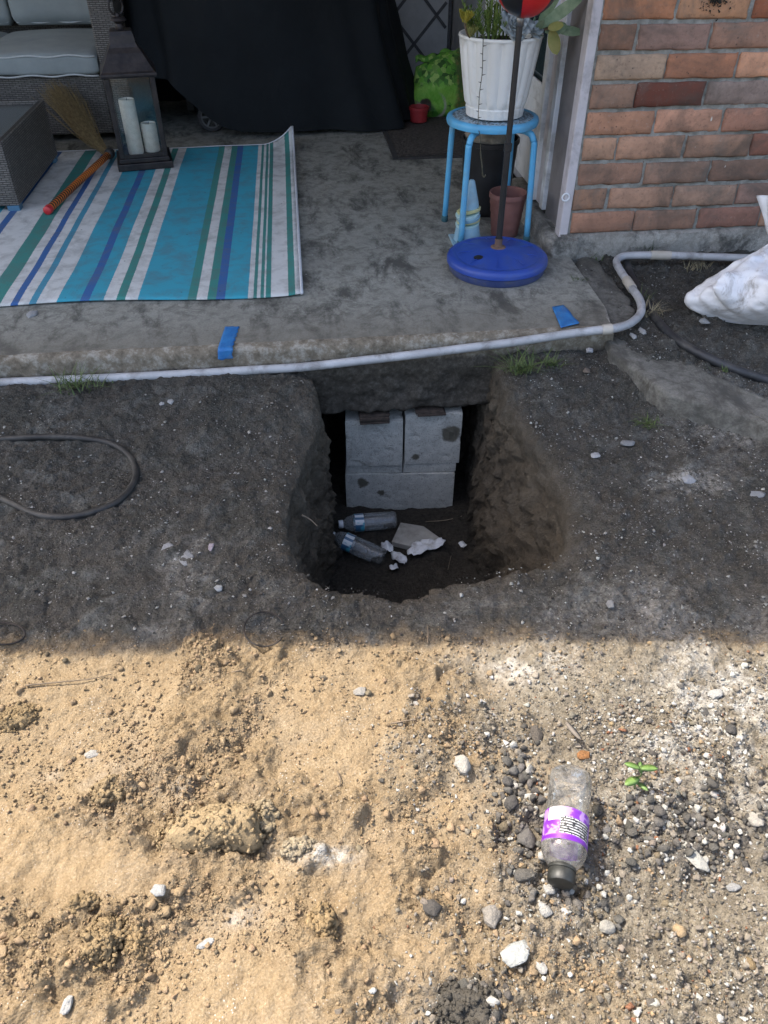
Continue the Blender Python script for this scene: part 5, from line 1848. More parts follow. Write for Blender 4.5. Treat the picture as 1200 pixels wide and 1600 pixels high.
# grey board
M_board = simple('grey_board', (.23, .22, .20), (.33, .32, .29), 14, .9, .001, 60, dirt=(.10, .09, .075), dscale=10)
bp_ = [fp(x, y, .022) for x, y in ((612, 846), (626, 818), (662, 822), (690, 842), (660, 858))]
m = MB(); n = len(bp_)
m.add([tuple(p + np.array([0, 0, .006 * (i == 1)])) for i, p in enumerate(bp_)] + [tuple(p - np.array([0, 0, .022])) for p in bp_], [tuple(range(n - 1, -1, -1)), tuple(range(n, 2 * n))] + [(i, (i + 1) % n, n + (i + 1) % n, n + i) for i in range(n)])
tag(m.build('board_scrap', M_board, bevel=.002, recalc=True), 'grey board scrap lying on the muddy pit floor', 'board')
M_paper = simple('dirty_white_plastic', (.50, .52, .56), (.66, .68, .70), 25, .6, .002, 60, dirt=(.12, .10, .08), dscale=22)
def crumple(pts, label, cat, seed, lift=.012, amp=.018, name='plastic_scrap'):
    P = [fp(x, y, lift) for x, y in pts]
    c = sum(P) / len(P)
    ring = spline(P + [P[0]], 6)[:-1]
    n = len(ring); vs, fs = [], []
    for j, s in enumerate((1, .8, .6, .4, .2)):
        for i, p in enumerate(ring):
            q = c + (p - c) * s * (1 + (.10 * noise2(np.array(i * 1.7), np.array(seed * 1.0), 3) if j == 0 else 0))
            z = amp * float(np.abs(noise2(q[0] * 55 + seed, q[1] * 55, seed))) + .006 * (1 - s)
            vs.append((q[0], q[1], q[2] + z))
    for j in range(4):
        for i in range(n):
            i2 = (i + 1) % n
            fs.append((j * n + i, j * n + i2, j * n + n + i2, j * n + n + i))
    fs.append(tuple(4 * n + i for i in range(n)))
    m = MB(); m.add(vs, fs)
    return tag(m.build(name, M_paper, smooth=True, solid=.0012), label, cat, 'white litter in the pit')
crumple([(634, 866), (648, 848), (672, 845), (695, 846), (690, 854), (668, 862), (650, 868)], 'torn white plastic sheet on the pit floor in front of the grey board', 'litter', 2, .022)
crumple([(594, 851), (606, 848), (614, 856), (612, 864), (598, 858)], 'small white crumpled scrap right of the sunken bottle', 'litter', 3)
crumple([(610, 866), (622, 868), (635, 873), (632, 881), (616, 878)], 'white crumpled scrap between sunken bottle and torn sheet', 'litter', 4)
crumple([(716, 852), (722, 847), (729, 852), (724, 858)], 'tiny white scrap by the right wall of the pit', 'litter', 5)
crumple([(608, 886), (620, 884), (622, 890), (611, 893)], 'dirty white scrap nearest the front wall of the pit', 'litter', 6)
# dry roots in the pit
M_root = simple('dry_root', (.17, .13, .09), (.28, .23, .17), 40, .9)
def rootm(pts, r, label, name='dry_root', mat=None, cat='root', group='dry roots and twigs'):
    P = spline([np.array(p) for p in pts], 5)
    m = MB(); m.tube(P, [r * (1 - .6 * k / (len(P) - 1)) for k in range(len(P))], 5)
    return tag(m.build(name, mat or M_root, smooth=True), label, cat, group)
a = fp(712, 902, .0)
rootm([fp(700, 890, .004), fp(703, 876, .05), fp(705, 868, .08)], .0016, 'thin dry stalk standing near the front of the pit floor')
rootm([fp(745, 800, .003), fp(700, 812, .008), fp(665, 815, .004)], .002, 'thin root lying on mud right of the block foot')
rootm([Pz(472, 805, -.10), Pz(485, 812, -.12), Pz(496, 822, -.12)], .003, 'short pale root sticking out of the left pit wall')

# ================================================================== FOREGROUND THINGS
def gp(x, y, lift=0.0):
    p = Pz(x, y, 0)
    for _ in range(4):
        p = Pz(x, y, float(G(p[0], p[1])) + lift)
    return p


# sports drink bottle
def drink_label(t):
    v = t.coord(); s3 = t.n('ShaderNodeSeparateXYZ'); t.l(v, s3.inputs[0])
    X, Y, Z = s3.outputs
    an = t.math('ARCTAN2', Y, X)
    purple = t.ramp(t.noise(30, 2, .5, v), [(.42, (.115, .012, .27)), (.6, (.19, .05, .36))])
    pale = (.40, .28, .50)
    # paler printed field on the far half, narrow dark purple lower border
    zz = t.math('DIVIDE', t.math('SUBTRACT', Z, .100), .068)
    col = t.mix(t.ramp(t.noise(60, 2, .5, v), [(.50, 0.0), (.54, .55)]), purple, pale)
    col = t.mix(t.math('LESS_THAN', zz, .0), col, purple)
    # black panel of small print
    rows = t.math('SINE', t.math('MULTIPLY', Z, 2 * math.pi / .0055))
    wd = t.noise(260, 2, .5, v)
    txt = t.math('MULTIPLY', t.math('GREATER_THAN', rows, .1), t.math('GREATER_THAN', wd, .44))
    panel = t.mix(txt, (.012, .012, .014), (.42, .42, .42))
    inp = t.math('MULTIPLY', t.math('MULTIPLY', t.math('GREATER_THAN', an, -.55), t.math('LESS_THAN', an, .95)), t.math('MULTIPLY', t.math('GREATER_THAN', zz, .30), t.math('LESS_THAN', zz, .82)))
    col = t.mix(inp, col, panel)
    w2 = t.math('MULTIPLY', t.math('MULTIPLY', t.math('GREATER_THAN', an, .95), t.math('LESS_THAN', an, 1.6)), t.math('LESS_THAN', zz, .42))
    col = t.mix(w2, col, (.45, .43, .46))
    bord = t.math('GREATER_THAN', zz, .86)
    col = t.mix(bord, col, (.12, .012, .28))
    t.color(col)
M_dlab = lab_mat('purple_label', drink_label)
ba = Vector(gp(891, 1214, .040)); bb_ = Vector(gp(877, 1380, .040))
d = (bb_ - ba); d.z = -.008; d.normalize()
bz = max(ba.z, bb_.z)
dk = empty('drink_bottle', (ba.x, ba.y, bz + .0), 'empty clear drink bottle with purple label and black cap on gravel', 'bottle')
dk.rotation_mode = 'QUATERNION'
q = d.to_track_quat('Z', 'Y')
# turn the label so that its panel looks up
dk.rotation_quaternion = q @ Matrix.Rotation(rad(57), 4, 'Z').to_quaternion()
dk.scale = (.95, .95, .80)
BR_ = .0375
prof = [(.012, .008), (.022, .002), (.032, .0), (.0365, .006), (BR_, .016), (BR_ * .985, .03), (BR_, .045), (BR_ * .97, .06), (BR_ * .96, .085), (BR_ * .985, .10), (BR_ * 1.0, .106), (BR_ * 1.0, .163), (BR_ * 1.02, .168), (BR_ * .98, .178), (BR_ * .86, .191), (BR_ * .66, .201), (.0205, .206), (.0190, .208), (.0190, .222)]
def squash(r, z, a):
    dent = .10 * math.exp(-((z - .055) / .022) ** 2) * math.exp(-((math.sin((a - .2) / 2)) / .35) ** 2)
    return r * (1 - dent + .012 * math.sin(5 * a) * (z < .10) + .008 * math.sin(3 * a + z * 90))
m = MB(); m.lathe(prof, 56, None, True, False, squash); m.build('body', M_dusty_pl, dk, smooth=True)
m = MB(); m.lathe([(BR_ * 1.012, .100), (BR_ * 1.014, .135), (BR_ * 1.016, .168)], 56, None, False, False); m.build('label', M_dlab, dk, smooth=True)
m = MB(); m.lathe([(.0222, .205), (.0232, .2065), (.0232, .212), (.0215, .213), (.0225, .2145), (.0222, .232), (.0205, .2365), (.0170, .238)], 40, None, True, True, lambda r, z, a: r * (1 + .012 * (math.sin(a * 30) > 0) * (z > .2145) * (z < .233)))
m.build('cap', simple('dusty_black_cap', (.008, .009, .008), (.022, .023, .021), 60, .5, .0003, 100), dk, smooth=True, auto=40)

# ------------------------------------------------------------------ stones, clods and gravel
def ico(sub):
    import bmesh
    bm = bmesh.new(); bmesh.ops.create_icosphere(bm, subdivisions=sub, radius=1.0)
    V = np.array([q.co for q in bm.verts]); F = np.array([[q.index for q in f.verts] for f in bm.faces])
    bm.free(); return V, F
ICO = {1: ico(1), 2: ico(2), 3: ico(3)}


def stone_shape(sub, seed, facets=7, rough=.18, flat=.6):
    """angular stone: hull of scattered points"""
    import bmesh
    r = np.random.RandomState(seed % 100000)
    npt = {1: 9, 2: 16, 3: 30}[sub]
    P = r.randn(npt, 3); P /= np.linalg.norm(P, axis=1, keepdims=True)
    P *= r.uniform(1 - 2.0 * rough, 1.0, (npt, 1)) if facets > 5 else r.uniform(1 - rough, 1.0, (npt, 1))
    bm = bmesh.new()
    for p in P: bm.verts.new(p)
    res = bmesh.ops.convex_hull(bm, input=bm.verts)
    bmesh.ops.delete(bm, geom=[v for v in bm.verts if not v.link_faces], context='VERTS')
    bmesh.ops.triangulate(bm, faces=bm.faces)
    if sub >= 2:
        bmesh.ops.subdivide_edges(bm, edges=bm.edges, cuts=1 if sub == 2 else 2, use_grid_fill=True)
        bmesh.ops.triangulate(bm, faces=bm.faces)
    bm.verts.index_update()
    V = np.array([q.co for q in bm.verts]); F = np.array([[q.index for q in f.verts] for f in bm.faces])
    bm.free()
    if sub >= 2:
        V = V * (1 + (.16 if facets <= 5 else .09) * fbm3(V + seed % 977, .45, 3, seed % 501)[:, None])
    V *= np.array([1, r.uniform(.65, 1), flat * r.uniform(.8, 1.2)])
    return V, F


def scatter(name, n, dens, rmin, rmax, power, sub, color_fn, label, seed, sink=.25, region=(-1.2, 1.7, .25, 2.14), facets=6, flat=.7, rough=.2):
    r = np.random.RandomState(seed)
    xs, ys = [], []
    got = 0
    while got < n:
        x = r.uniform(region[0], region[1], n * 3); y = r.uniform(region[2], region[3], n * 3)
        k = r.rand(n * 3) < dens(x, y)
        xs.append(x[k]); ys.append(y[k]); got += k.sum()
        if len(xs) > 60: break
    x = np.concatenate(xs)[:n]; y = np.concatenate(ys)[:n]; n = len(x)
    sd, _, _ = sdist(x, y)
    ok = sd > .012
    x, y = x[ok], y[ok]; n = len(x)
    rad_ = rmin * (1 - r.rand(n) * (1 - (rmin / rmax) ** power)) ** (-1 / power)
    z = G(x, y)
    protos = [stone_shape(sub, seed * 31 + k, facets, rough, flat) for k in range(14)]
    pick = r.randint(0, 14, n); ang = r.uniform(0, 6.283, n); tilt = r.normal(0, .4, n)
    col = color_fn(x, y, r, n)
    Vs, Fs, Cs = [], [], []
    off = 0
    for k in range(14):
        m_ = pick == k
        P, F = protos[k]
        a = ang[m_][:, None]; tt = tilt[m_][:, None]
        px_, py_, pz_ = P[None, :, 0], P[None, :, 1], P[None, :, 2]
        x1 = px_ * np.cos(tt) + pz_ * np.sin(tt); z1 = -px_ * np.sin(tt) + pz_ * np.cos(tt)
        X = x1 * np.cos(a) - py_ * np.sin(a); Y = x1 * np.sin(a) + py_ * np.cos(a)
        s = rad_[m_][:, None]
        V = np.stack([X * s + x[m_][:, None], Y * s + y[m_][:, None], z1 * s + z[m_][:, None] + s * (flat - sink * 2 * flat)], -1)
        cnt = V.shape[0]
        Vs.append(V.reshape(-1, 3)); Fs.append((F[None] + (np.arange(cnt) * len(P))[:, None, None] + off).reshape(-1, 3)); off += cnt * len(P)
        Cs.append(np.repeat(col[m_], len(P), axis=0))
    V = np.concatenate(Vs); Fa = np.concatenate(Fs); colv = np.concatenate(Cs)
    o = np_mesh(name, V.reshape(-1, 3), Fa.reshape(-1, 3), M_stones, colv, smooth=False)
    tag(o, label, kind='stuff')
    return o


t = NT('stones'); v = t.coord()
at = t.n('ShaderNodeVertexColor', layer_name='soil')
n1 = t.noise(160, 5, .7, v)
t.color(t.mix(t.ramp(n1, [(.3, .45), (.55, 0.0)]), at.outputs['Color'], t.mix(.5, at.outputs['Color'], (.10, .085, .065))))
t.rough(.95); t.b.inputs['Specular IOR Level'].default_value = .2
pb = t.bump(t.noise(90, 5, .7, v), .006, .8); t.bump(t.noise(300, 4, .7, v), .003, .9, pb); M_stones = t.m

SAND = np.array([.272, .198, .120]); GREY = np.array([.085, .078, .069]); WHITE = np.array([.36, .355, .33]); SOIL = np.array([.08, .073, .064])


def jit(c, r, n, amt=.18):
    return c * (1 + amt * r.randn(n, 1)).clip(.5, 1.5) * (1 + .012 * r.randn(n, 3))


def col_sand(x, y, r, n):
    sa, li, gr, da = masks(x, y)
    c = jit(np.tile(SAND, (n, 1)), r, n, .08)
    k = r.rand(n) < .06 + .5 * gr
    c[k] = jit(np.tile(np.array([.145, .118, .08]), (k.sum(), 1)), r, k.sum(), .2)
    return c


def col_gravel(x, y, r, n):
    sa, li, gr, da = masks(x, y)
    u = r.rand(n)
    pw = .17 + .40 * li
    pd = .12 + .4 * da
    c = jit(np.tile(np.array([.195, .17, .137]), (n, 1)), r, n, .2)
    k = u < pw; c[k] = jit(np.tile(WHITE, (k.sum(), 1)), r, k.sum(), .1)
    k = u > 1 - pd; c[k] = jit(np.tile(GREY * 1.15, (k.sum(), 1)), r, k.sum(), .25)
    k = (u > .60) & (u < .62); c[k] = np.array([.20, .095, .055])
    return c


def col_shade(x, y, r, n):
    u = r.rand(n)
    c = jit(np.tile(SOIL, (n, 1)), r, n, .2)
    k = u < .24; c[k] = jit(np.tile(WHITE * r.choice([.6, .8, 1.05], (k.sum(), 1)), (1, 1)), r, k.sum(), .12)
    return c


def d_sand(x, y):
    sa, li, gr, da = masks(x, y)
    px, py = to_px(x, y)
    pad = pads(px, py)
    cl = sstep(-.35, .55, fbm2(x, y, .13, 4, 51)) ** 1.5
    return sa * (1 - .75 * gr) * (1 - .95 * np.clip(pad, 0, 1)) * (.10 + .90 * cl * (.25 + .75 * rough_base(x, y, px, py)))


def d_gravel(x, y):
    sa, li, gr, da = masks(x, y)
    cl = sstep(-.5, .5, fbm2(x, y, .10, 3, 53))
    return np.clip(gr * (.25 + .75 * cl) * sstep(990, 1080, to_px(x, y)[1]) + .5 * da, 0, 1)


def d_shade(x, y):
    px, py = to_px(x, y)
    sa, li, gr, da = masks(x, y)
    cl = sstep(-.2, .6, fbm2(x, y, .16, 4, 57))
    return np.clip((1 - sa) * (.12 + .8 * cl) * (.4 + .6 * sstep(300, 900, px)) + .6 * li * (1 - sa), 0, 1)


scatter('sand_grains', 30000, d_sand, .0011, .0062, 1.9, 1, col_sand, 'loose grains and crumbs of tan sand', 3, flat=.75)
scatter('sand_clods', 1300, d_sand, .005, .014, 2.8, 2, col_sand, 'loose clods of tan sandy soil', 4, flat=.75, sink=.35, rough=.32, facets=4)
scatter('fine_gravel', 30000, d_gravel, .0011, .006, 1.8, 1, col_gravel, 'fine grey and white gravel on the right', 5, flat=.7)
scatter('gravel', 3200, d_gravel, .0042, .012, 2.5, 2, col_gravel, 'coarse mixed gravel on the right', 6, flat=.7, rough=.22)
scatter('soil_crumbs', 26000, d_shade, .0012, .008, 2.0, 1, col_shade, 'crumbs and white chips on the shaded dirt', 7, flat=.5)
def col_white(x, y, r, n):
    return jit(np.tile(WHITE * 1.05, (n, 1)), r, n, .22)
def d_grit(x, y):
    px, py = to_px(x, y)
    sa, li, gr, da = masks(x, y)
    cl = sstep(-.1, .6, fbm2(x, y, .10, 4, 97))
    return np.clip((1 - sa) * (.04 + .5 * cl * sstep(250, 1000, px) + .25 * cl) + .5 * li * (1 - sa), 0, 1)
scatter('white_grit', 1500, d_grit, .0024, .0095, 2.0, 1, col_white, 'white chips of plaster and stone strewn on the shaded dirt', 17, flat=.4)
scatter('bed_crumbs', 2500, lambda x, y: .9 * sstep(.93, 1.0, x), .0018, .008, 2.0, 1, col_shade, 'crumbs of soil in the bed by the wall', 8, region=(.95, 1.75, 2.15, 2.72), flat=.55)
scatter('sand_crumbs', 9000, d_sand, .0026, .0075, 2.6, 1, col_sand, 'angular crumbs of tan sand', 14, flat=.75, sink=.3)
scatter('gravel_chips', 12000, d_gravel, .0024, .0070, 2.3, 1, col_gravel, 'small angular chips of mixed gravel', 15, flat=.65)
def dpile(x, y):
    px, py = to_px(x, y)
    return np.exp(-(((px - 1080) / 100) ** 2 + ((py - 1300) / 45) ** 2)) + np.exp(-(((px - 815) / 30) ** 2 + ((py - 1250) / 70) ** 2)) + .8 * np.exp(-(((px - 735) / 40) ** 2 + ((py - 1570) / 35) ** 2)) + .5 * np.exp(-(((px - 900) / 80) ** 2 + ((py - 1400) / 40) ** 2))
def col_dark(x, y, r, n):
    c = jit(np.tile(np.array([.092, .087, .08]), (n, 1)), r, n, .25)
    k = r.rand(n) < .15; c[k] = jit(np.tile(WHITE, (k.sum(), 1)), r, k.sum(), .1)
    return c
scatter('dark_rubble', 650, dpile, .004, .014, 2.0, 2, col_dark, 'dark grey rubble heaped right of the bottle and by the sand', 9, region=(.05, .85, .25, 1.0), flat=.75, rough=.3, facets=4, sink=.15)


def rock(px, py, w, h, colr, label, name='stone', seed=1, flat=.5, cat='stone', sub=3, ang=0, facets=12, sink=.15, rough=.16, group=None):
    """one stone, w x h pixels across in the photo, lying on the ground"""
    p = gp(px, py)
    if p[1] > 2.14 and p[0] < X_SLAB:
        p = Pz(px, py, Z_PATIO)
    dist = (p - C0) @ Fv
    mpp = dist / FPX
    elev = math.asin((C0[2] - p[2]) / np.linalg.norm(p - C0))
    w, h = w * .86, h * .86
    L = w * mpp / 2; Dp = h * mpp / 2 / max(.3, math.sin(elev))
    P, F = stone_shape(sub, seed, facets, rough, 1.0)
    P = P - (P.max(0) + P.min(0)) / 2
    P = P / np.abs(P).max(0)
    th = flat * min(L, Dp)
    ca, sa_ = math.cos(ang), math.sin(ang)
    P = P * [L, Dp, th]
    P = P + .06 * min(L, Dp, th) * fbm3(P / max(L, Dp), .25, 2, seed)[:, None] * (P / (np.linalg.norm(P, axis=1, keepdims=True) + 1e-9))
    P = np.stack([P[:, 0] * ca - P[:, 1] * sa_, P[:, 0] * sa_ + P[:, 1] * ca, P[:, 2]], 1)
    c = np.tile(np.array(colr) * (.50 if py > 1000 else .60), (len(P), 1))
    o = np_mesh(name, P, F, M_stones, c, smooth=False)
    o.location = (p[0], p[1], p[2] + th * (1 - 2 * sink))
    return tag(o, label, cat, group)


W_ = (.62, .61, .58)
rock(722, 1198, 30, 36, (.60, .57, .51), 'pointed white stone alone on the sand above the bottle height', seed=11, flat=.8, ang=.3)
rock(807, 1491, 62, 36, (.60, .62, .60), 'large flat white slab chip near the bottom of the sand', name='stone_chip', seed=12, flat=.3, ang=.25, facets=16)
rock(1082, 1340, 28, 60, (.58, .57, .52), 'long pale stone slab in the dark rubble right of the bottle', seed=13, flat=.5, ang=.5, facets=16)
rock(770, 1437, 36, 38, (.40, .37, .33), 'round speckled grey cobble above the flat white chip', seed=14, flat=.6, facets=5)
rock(676, 1420, 38, 30, (.13, .12, .11), 'flat dark grey stone chip left of the speckled cobble', seed=15, flat=.4)
rock(820, 1369, 42, 22, (.17, .16, .145), 'dark oval stone just left of the black bottle cap', seed=16, flat=.7, facets=6)
rock(822, 1316, 36, 34, (.20, .19, .18), 'round grey stone left of the purple label', seed=17, flat=.7, facets=6)
rock(838, 1152, 24, 34, (.16, .14, .12), 'dark upright clod on the sand above the bottle', name='dirt_clod', seed=18, flat=.8, cat='clod')
rock(1117, 1086, 30, 15, W_, 'white stone flake near the right end of the shade line', seed=19, flat=.5)
rock(1141, 1143, 22, 18, (.13, .125, .12), 'dark stone on the white dusty patch, right of its twin', seed=20, flat=.7)
rock(1100, 1116, 16, 20, (.13, .125, .12), 'small dark stone on the white dusty patch', seed=21, flat=.7)
rock(248, 1394, 28, 20, (.60, .60, .58), 'white stone below the big sand clod at lower left', seed=22, flat=.6)
rock(321, 1475, 34, 14, (.62, .62, .60), 'white stone sliver above the smooth sand patch', seed=23, flat=.5, ang=.2)
rock(106, 1572, 18, 30, (.62, .62, .60), 'white upright stone at the bottom left corner', seed=24, flat=.7, ang=-.3)
rock(1180, 1283, 30, 26, (.55, .52, .46), 'pale stone at the right edge above the dark rubble', seed=25, flat=.6)
rock(1145, 1387, 28, 14, (.46, .46, .45), 'grey flake at the right edge below the dark rubble', seed=26, flat=.5)
rock(846, 1512, 18, 26, (.58, .57, .54), 'small white stone right of the large flat chip', seed=27, flat=.5, ang=.4)
rock(1010, 1570, 24, 18, (.52, .47, .37), 'cream pebble in the gravel at the bottom', seed=28, flat=.6, facets=5)
rock(1172, 1506, 18, 20, (.34, .25, .14), 'ochre pebble in the gravel at the right', seed=29, flat=.6, facets=5)
rock(857, 1391, 20, 18, (.56, .55, .52), 'white stone right under the black bottle cap', seed=30, flat=.7)
rock(852, 1425, 24, 20, (.54, .53, .50), 'white stone a little below the black bottle cap', seed=31, flat=.6)
rock(948, 1450, 30, 22, (.50, .48, .43), 'pale angular stone below right of the bottle', seed=32, flat=.6)
rock(1036, 1336, 14, 14, (.62, .61, .58), 'small white pebble left of the long pale slab', seed=33, flat=.6)
rock(911, 1181, 26, 16, (.42, .20, .08), 'orange brick chip above the bottle', name='brick_chip', seed=34, flat=.5, cat='chip')
rock(562, 1082, 24, 14, (.52, .49, .44), 'grey white flake on the sand under the pit', seed=35, flat=.4)
rock(650, 1101, 22, 14, (.62, .60, .56), 'white flake on the sand right below the pit', seed=36, flat=.4)
rock(750, 1107, 34, 12, (.15, .145, .14), 'dark flat stone at the upper right of the sand', seed=37, flat=.5)
rock(145, 1180, 30, 14, (.55, .53, .49), 'pale crumbly stone at the left of the sand', seed=38, flat=.5)
rock(930, 713, 18, 9, (.60, .61, .63), 'white chip in the shade right of the pit', seed=41, flat=.4)
rock(981, 694, 30, 12, (.38, .39, .40), 'flat grey chip in the shade above the white one', seed=42, flat=.3, ang=.3)
rock(1075, 750, 24, 14, (.55, .56, .58), 'crumbly white lump in the shade at the right', seed=43, flat=.4)
rock(1182, 774, 34, 12, (.42, .43, .44), 'flat grey stone in the shade at the right edge', seed=44, flat=.3)
rock(262, 857, 22, 18, (.48, .49, .51), 'round pale chip in the shade below the hose loop', seed=45, flat=.2)
rock(292, 872, 28, 30, (.46, .47, .48), 'flat pale patch of plaster below the hose loop', name='plaster_flake', seed=46, flat=.12, cat='flake')
rock(330, 856, 10, 14, (.52, .46, .52), 'small pinkish chip left of the pit', seed=47, flat=.4)
rock(341, 920, 16, 12, (.50, .52, .53), 'small pale chip in the shade lower left of the pit', seed=48, flat=.4)
rock(253, 632, 10, 7, (.60, .61, .62), 'left one of two white chips below the patio edge', seed=49, flat=.5)
rock(267, 629, 12, 9, (.60, .61, .62), 'right one of two white chips below the patio edge', seed=50, flat=.5)
rock(50, 492, 20, 12, (.58, .59, .60), 'white chip lying on the patio below the rug', seed=51, flat=.25)
rock(989, 527, 11, 10, (.60, .60, .60), 'left white chip on the concrete edging by the pipe bend', seed=52, flat=.6)
rock(1002, 519, 13, 11, (.60, .60, .60), 'right white chip on the concrete edging by the pipe bend', seed=53, flat=.6)
rock(1100, 503, 20, 8, (.50, .51, .52), 'pale flake on the soil bed below the sack', seed=54, flat=.3)
rock(921, 549, 14, 7, (.50, .52, .56), 'bluish white chip on dirt under the pipe', seed=55, flat=.5)
rock(916, 582, 14, 10, (.30, .25, .21), 'brown pebble on dirt right of the grass tuft', seed=56, flat=.6)
rock(953, 945, 16, 14, (.42, .42, .41), 'round shell like pebble near the shade line', seed=57, flat=.4, facets=4)
rock(800, 1258, 30, 26, (.12, .115, .11), 'dark lump at the upper left of the bottle', name='dirt_clod', seed=58, flat=.8, cat='clod')
rock(792, 1225, 22, 20, (.14, .135, .13), 'small dark lump above the other dark lumps left of the bottle', name='dirt_clod', seed=59, flat=.8, cat='clod')

# big crumbling clods
def clod(px, py, w, h, colr, label, seed, flat=.6, n=26):
    """one lump of crumbling soil: a low dome broken up at several scales"""
    p = gp(px, py); dist = (p - C0) @ Fv; mpp = dist / FPX
    V, F = ICO5
    D = V.copy()
    big = max(w, h) * mpp / 2
    base = D * [w * mpp / 2.3, h * mpp / 2.3, 1.25 * flat * min(w, h) * mpp / 2]
    nn = fbm3(base + seed * 1.7, big * .55, 3, seed)
    f = 1 + .30 * nn
    Q = base * f[:, None]
    k = fbm3(Q + seed, .02, 3, seed + 3, .65)
    Q = Q + D * (.006 * k)[:, None]
    r = np.random.RandomState(seed)
    cf = np.array(colr) * [.60, .575, .51]
    Vs, Fs, cs = [Q], [F], [np.tile(cf, (len(Q), 1)) * (1 + .2 * fbm3(Q, .02, 2, seed + 8))[:, None]]
    off = len(Q)
    top = np.where(D[:, 2] > -.15)[0]
    for q in range(n * 20):
        P, F2 = CRUMBS[r.randint(0, len(CRUMBS))]
        a = r.uniform(0, 6.28); c, sn = math.cos(a), math.sin(a)
        R3 = np.array([[c, -sn, 0], [sn, c, 0], [0, 0, 1]])
        sz = .0022 + .0085 * r.rand() ** 3.0
        ctr = Q[top[r.randint(0, len(top))]] * (1.0 if r.rand() < .7 else np.array([1.25, 1.25, .35]))
        Vs.append(P @ R3.T * sz + ctr); Fs.append(F2 + off); off += len(P)
        cs.append(np.tile(cf * r.uniform(.8, 1.15), (len(P), 1)))
    o = np_mesh('dirt_clod', np.concatenate(Vs), np.concatenate(Fs), M_stones, np.concatenate(cs), smooth=False)
    o.location = (p[0], p[1], p[2])
    return tag(o, label, 'clod', 'large dirt clods')
CRUMBS = [stone_shape(1, 900 + k, 7, .22, .85) for k in range(20)]
ICO5 = ico(4)
# wedge of compacted sand with a flat underside facing the camera
clod(345, 1305, 150, 85, (.44, .345, .225), 'largest crumbly sand clod, left of centre in the foreground', 61, .95, 40)
clod(415, 1278, 55, 60, (.44, .37, .27), 'pale clod at the upper right end of the largest clod', 62, .8, 20)
clod(160, 1470, 60, 60, (.40, .305, .19), 'sand clod at the lower left', 63, .8, 22)
clod(215, 1470, 40, 60, (.40, .30, .185), 'sand clod right of the lower left one', 64, .8, 18)
clod(130, 1412, 36, 30, (.38, .29, .18), 'small sand clod above the lower left pair', 65, .8, 14)
clod(505, 1445, 45, 60, (.42, .315, .19), 'sand clod in the middle bottom of the sand', 66, .7, 18)
clod(730, 1575, 90, 70, (.105, .10, .095), 'dark black soil clump at the bottom edge', 67, .6, 34)
clod(465, 1325, 50, 34, (.48, .42, .33), 'pale sand clod right of the largest clod', 68, .5, 16)
clod(30, 1120, 60, 40, (.38, .29, .18), 'crumbly clod at the left edge of the sand', 69, .5, 18)
clod(175, 1235, 50, 40, (.40, .31, .20), 'sand clod between left edge and largest clod', 70, .6, 16)

# ------------------------------------------------------------------ plants
M_grass = simple('weed_grass', (.04, .07, .016), (.10, .14, .04), 40, .6)
M_drygrass = simple('dry_grass', (.20, .17, .10), (.32, .28, .18), 40, .8)
M_weed = simple('weed_leaf', (.07, .13, .03), (.13, .21, .05), 30, .5)
def grass(px, py, n, h, spread, label, mat=M_grass, seed=1, flatk=1.0, z=None, extra=None):
    p = gp(px, py) if z is None else Pz(px, py, z)
    r = random.Random(seed)
    m = MB()
    for k in range(n):
        a = r.uniform(0, 6.283); rr = spread * r.random()
        b0 = Vector((rr * math.cos(a), rr * .6 * math.sin(a), -.004))
        L = h * r.uniform(.4, 1.0); la_ = r.uniform(0, 6.283); bend = r.uniform(.3, 1.1) * flatk
        d0 = Vector((math.cos(la_) * .35 * flatk, math.sin(la_) * .35 * flatk, 1)).normalized()
        side = Vector((-math.sin(la_), math.cos(la_), 0)); w = r.uniform(.0009, .0024)
        vs = []
        for j in range(5):
            f = j / 4
            c = b0 + d0 * L * f + Vector((math.cos(la_), math.sin(la_), -.35)) * (bend * L * f * f * .7)
            ww = w * (1 - f) + .0002
            vs += [c - side * ww, c + side * ww]
        m.add(vs, [(2 * j, 2 * j + 1, 2 * j + 3, 2 * j + 2) for j in range(4)])
    o = m.build('grass_tuft', mat, loc=tuple(p))
    return tag(o, label, 'grass', 'grass tufts in the dirt')
grass(815, 578, 90, .09, .055, 'green grass tuft at the patio edge right of the pit', seed=1, flatk=1.5)
grass(862, 572, 40, .06, .03, 'smaller grass tuft next to the one by the pit', seed=2, flatk=1.3)
grass(120, 605, 60, .085, .07, 'sparse grass tuft below the pipe at the left', seed=3, flatk=1.4)
grass(155, 598, 24, .05, .04, 'thin grass wisp right of the left grass tuft', seed=13, flatk=1.4)
grass(1010, 660, 50, .035, .05, 'low flattened weeds on the dirt right of the pit', seed=4, flatk=2.0)
grass(930, 402, 90, .04, .07, 'low grass at the foot of the wall left of the pipe bend', seed=5, z=.10)
grass(1003, 396, 130, .11, .05, 'taller grass growing behind the pipe at the wall', seed=6, z=.10)
grass(1018, 490, 50, .06, .04, 'dry grass between white pipe and black pipe', mat=M_drygrass, seed=7, flatk=1.4)
grass(905, 440, 30, .03, .03, 'green weeds in the patio crack', seed=8, z=.115)
grass(1130, 580, 26, .035, .05, 'small weeds along the black pipe', seed=9)
grass(1000, 470, 40, .06, .03, 'grass blades beside the black pipe near its bend', seed=10)
grass(1090, 420, 40, .05, .06, 'dry stalks on the soil bed near the sack', mat=M_drygrass, seed=12, z=.1)
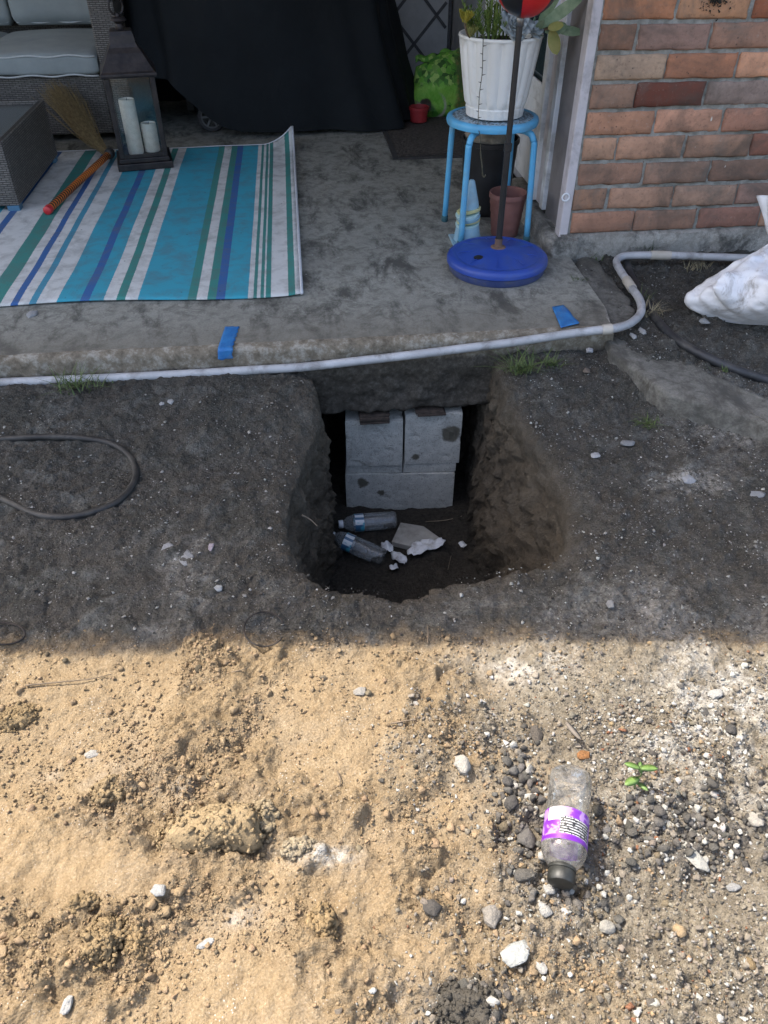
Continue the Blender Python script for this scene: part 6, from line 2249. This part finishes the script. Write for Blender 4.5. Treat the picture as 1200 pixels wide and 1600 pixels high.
# small seedling in the gravel
p = gp(992, 1232)
sd_ = empty('seedling', tuple(p), 'small green seedling growing in the gravel right of the bottle', 'plant')
m = MB(); m.tube([(0, 0, -.004), (-.003, .002, .02), (.002, .0, .045), (-.002, .003, .062)], [.0016, .0014, .0012, .001], 5); m.build('stem', M_weed, sd_, smooth=True)
for b0, dd, L, w in (((-.002, .003, .060), (.9, -.1, .15), .030, .014), ((-.002, .003, .060), (-.8, .3, .25), .028, .012), ((0, 0, .034), (-.9, -.3, .1), .030, .016), ((0, .0, .02), (.3, -.6, .3), .024, .011), ((0, .0, .05), (.2, .8, .3), .02, .01)):
    m = MB(); leafm(m, b0, dd, L, w, .0012, -.15, 6); m.build('leaf', M_weed, sd_, smooth=True)
# wires and twigs
M_wire = simple('rusty_wire', (.012, .010, .009), (.03, .022, .018), 60, .8)
ring = [gp(413 + 32 * math.cos(a), 983 + 27 * math.sin(a), .011) for a in np.linspace(.5, 5.9, 26)]
m = MB(); m.tube(ring, .0019, 5)
tag(m.build('wire_loop', M_wire, smooth=True), 'thin rusty wire loop lying on the shade line below the pit', 'wire', 'wire loops on the dirt')
ring = [gp(5 + 34 * math.cos(a), 990 + 17 * math.sin(a), .008) for a in np.linspace(-2.2, 2.4, 22)]
m = MB(); m.tube(ring, .0022, 5)
tag(m.build('wire_loop', M_wire, smooth=True), 'dark wire loop at the left edge on the shade line', 'wire', 'wire loops on the dirt')
M_twig = simple('twig', (.10, .075, .05), (.18, .135, .09), 50, .9)
def twig(pts, r, label):
    rootm([gp(x, y, .006) for x, y in pts], r, label, 'twig', M_twig, 'twig', 'twigs on the sand')
twig([(40, 1071), (90, 1066), (140, 1061), (175, 1053)], .0022, 'long thin twig on the sand near the left edge')
twig([(610, 1131), (635, 1126), (651, 1125)], .0022, 'short twig on the sand below the pit')
twig([(362, 1050), (380, 1046), (392, 1041)], .0014, 'thin twig on the sand left of centre')
twig([(668, 1005), (669, 990), (667, 975)], .0018, 'small twig crossing the shade line')
twig([(527, 1205), (532, 1220), (530, 1232)], .0016, 'curved little twig on the sand in the middle')
twig([(1150, 1034), (1165, 1033), (1180, 1033)], .0012, 'thin straw at the upper right of the sunlit ground')
m = MB()
leafm(m, gp(885, 1128, .012), (.25, -.9, .1), .05, .012, .001, .1, 6)
tag(m.build('dry_leaf', simple('grey_dry_leaf', (.10, .085, .07), (.15, .13, .11), 40, .85), smooth=True), 'narrow grey dry leaf on the ground above the bottle', 'leaf')
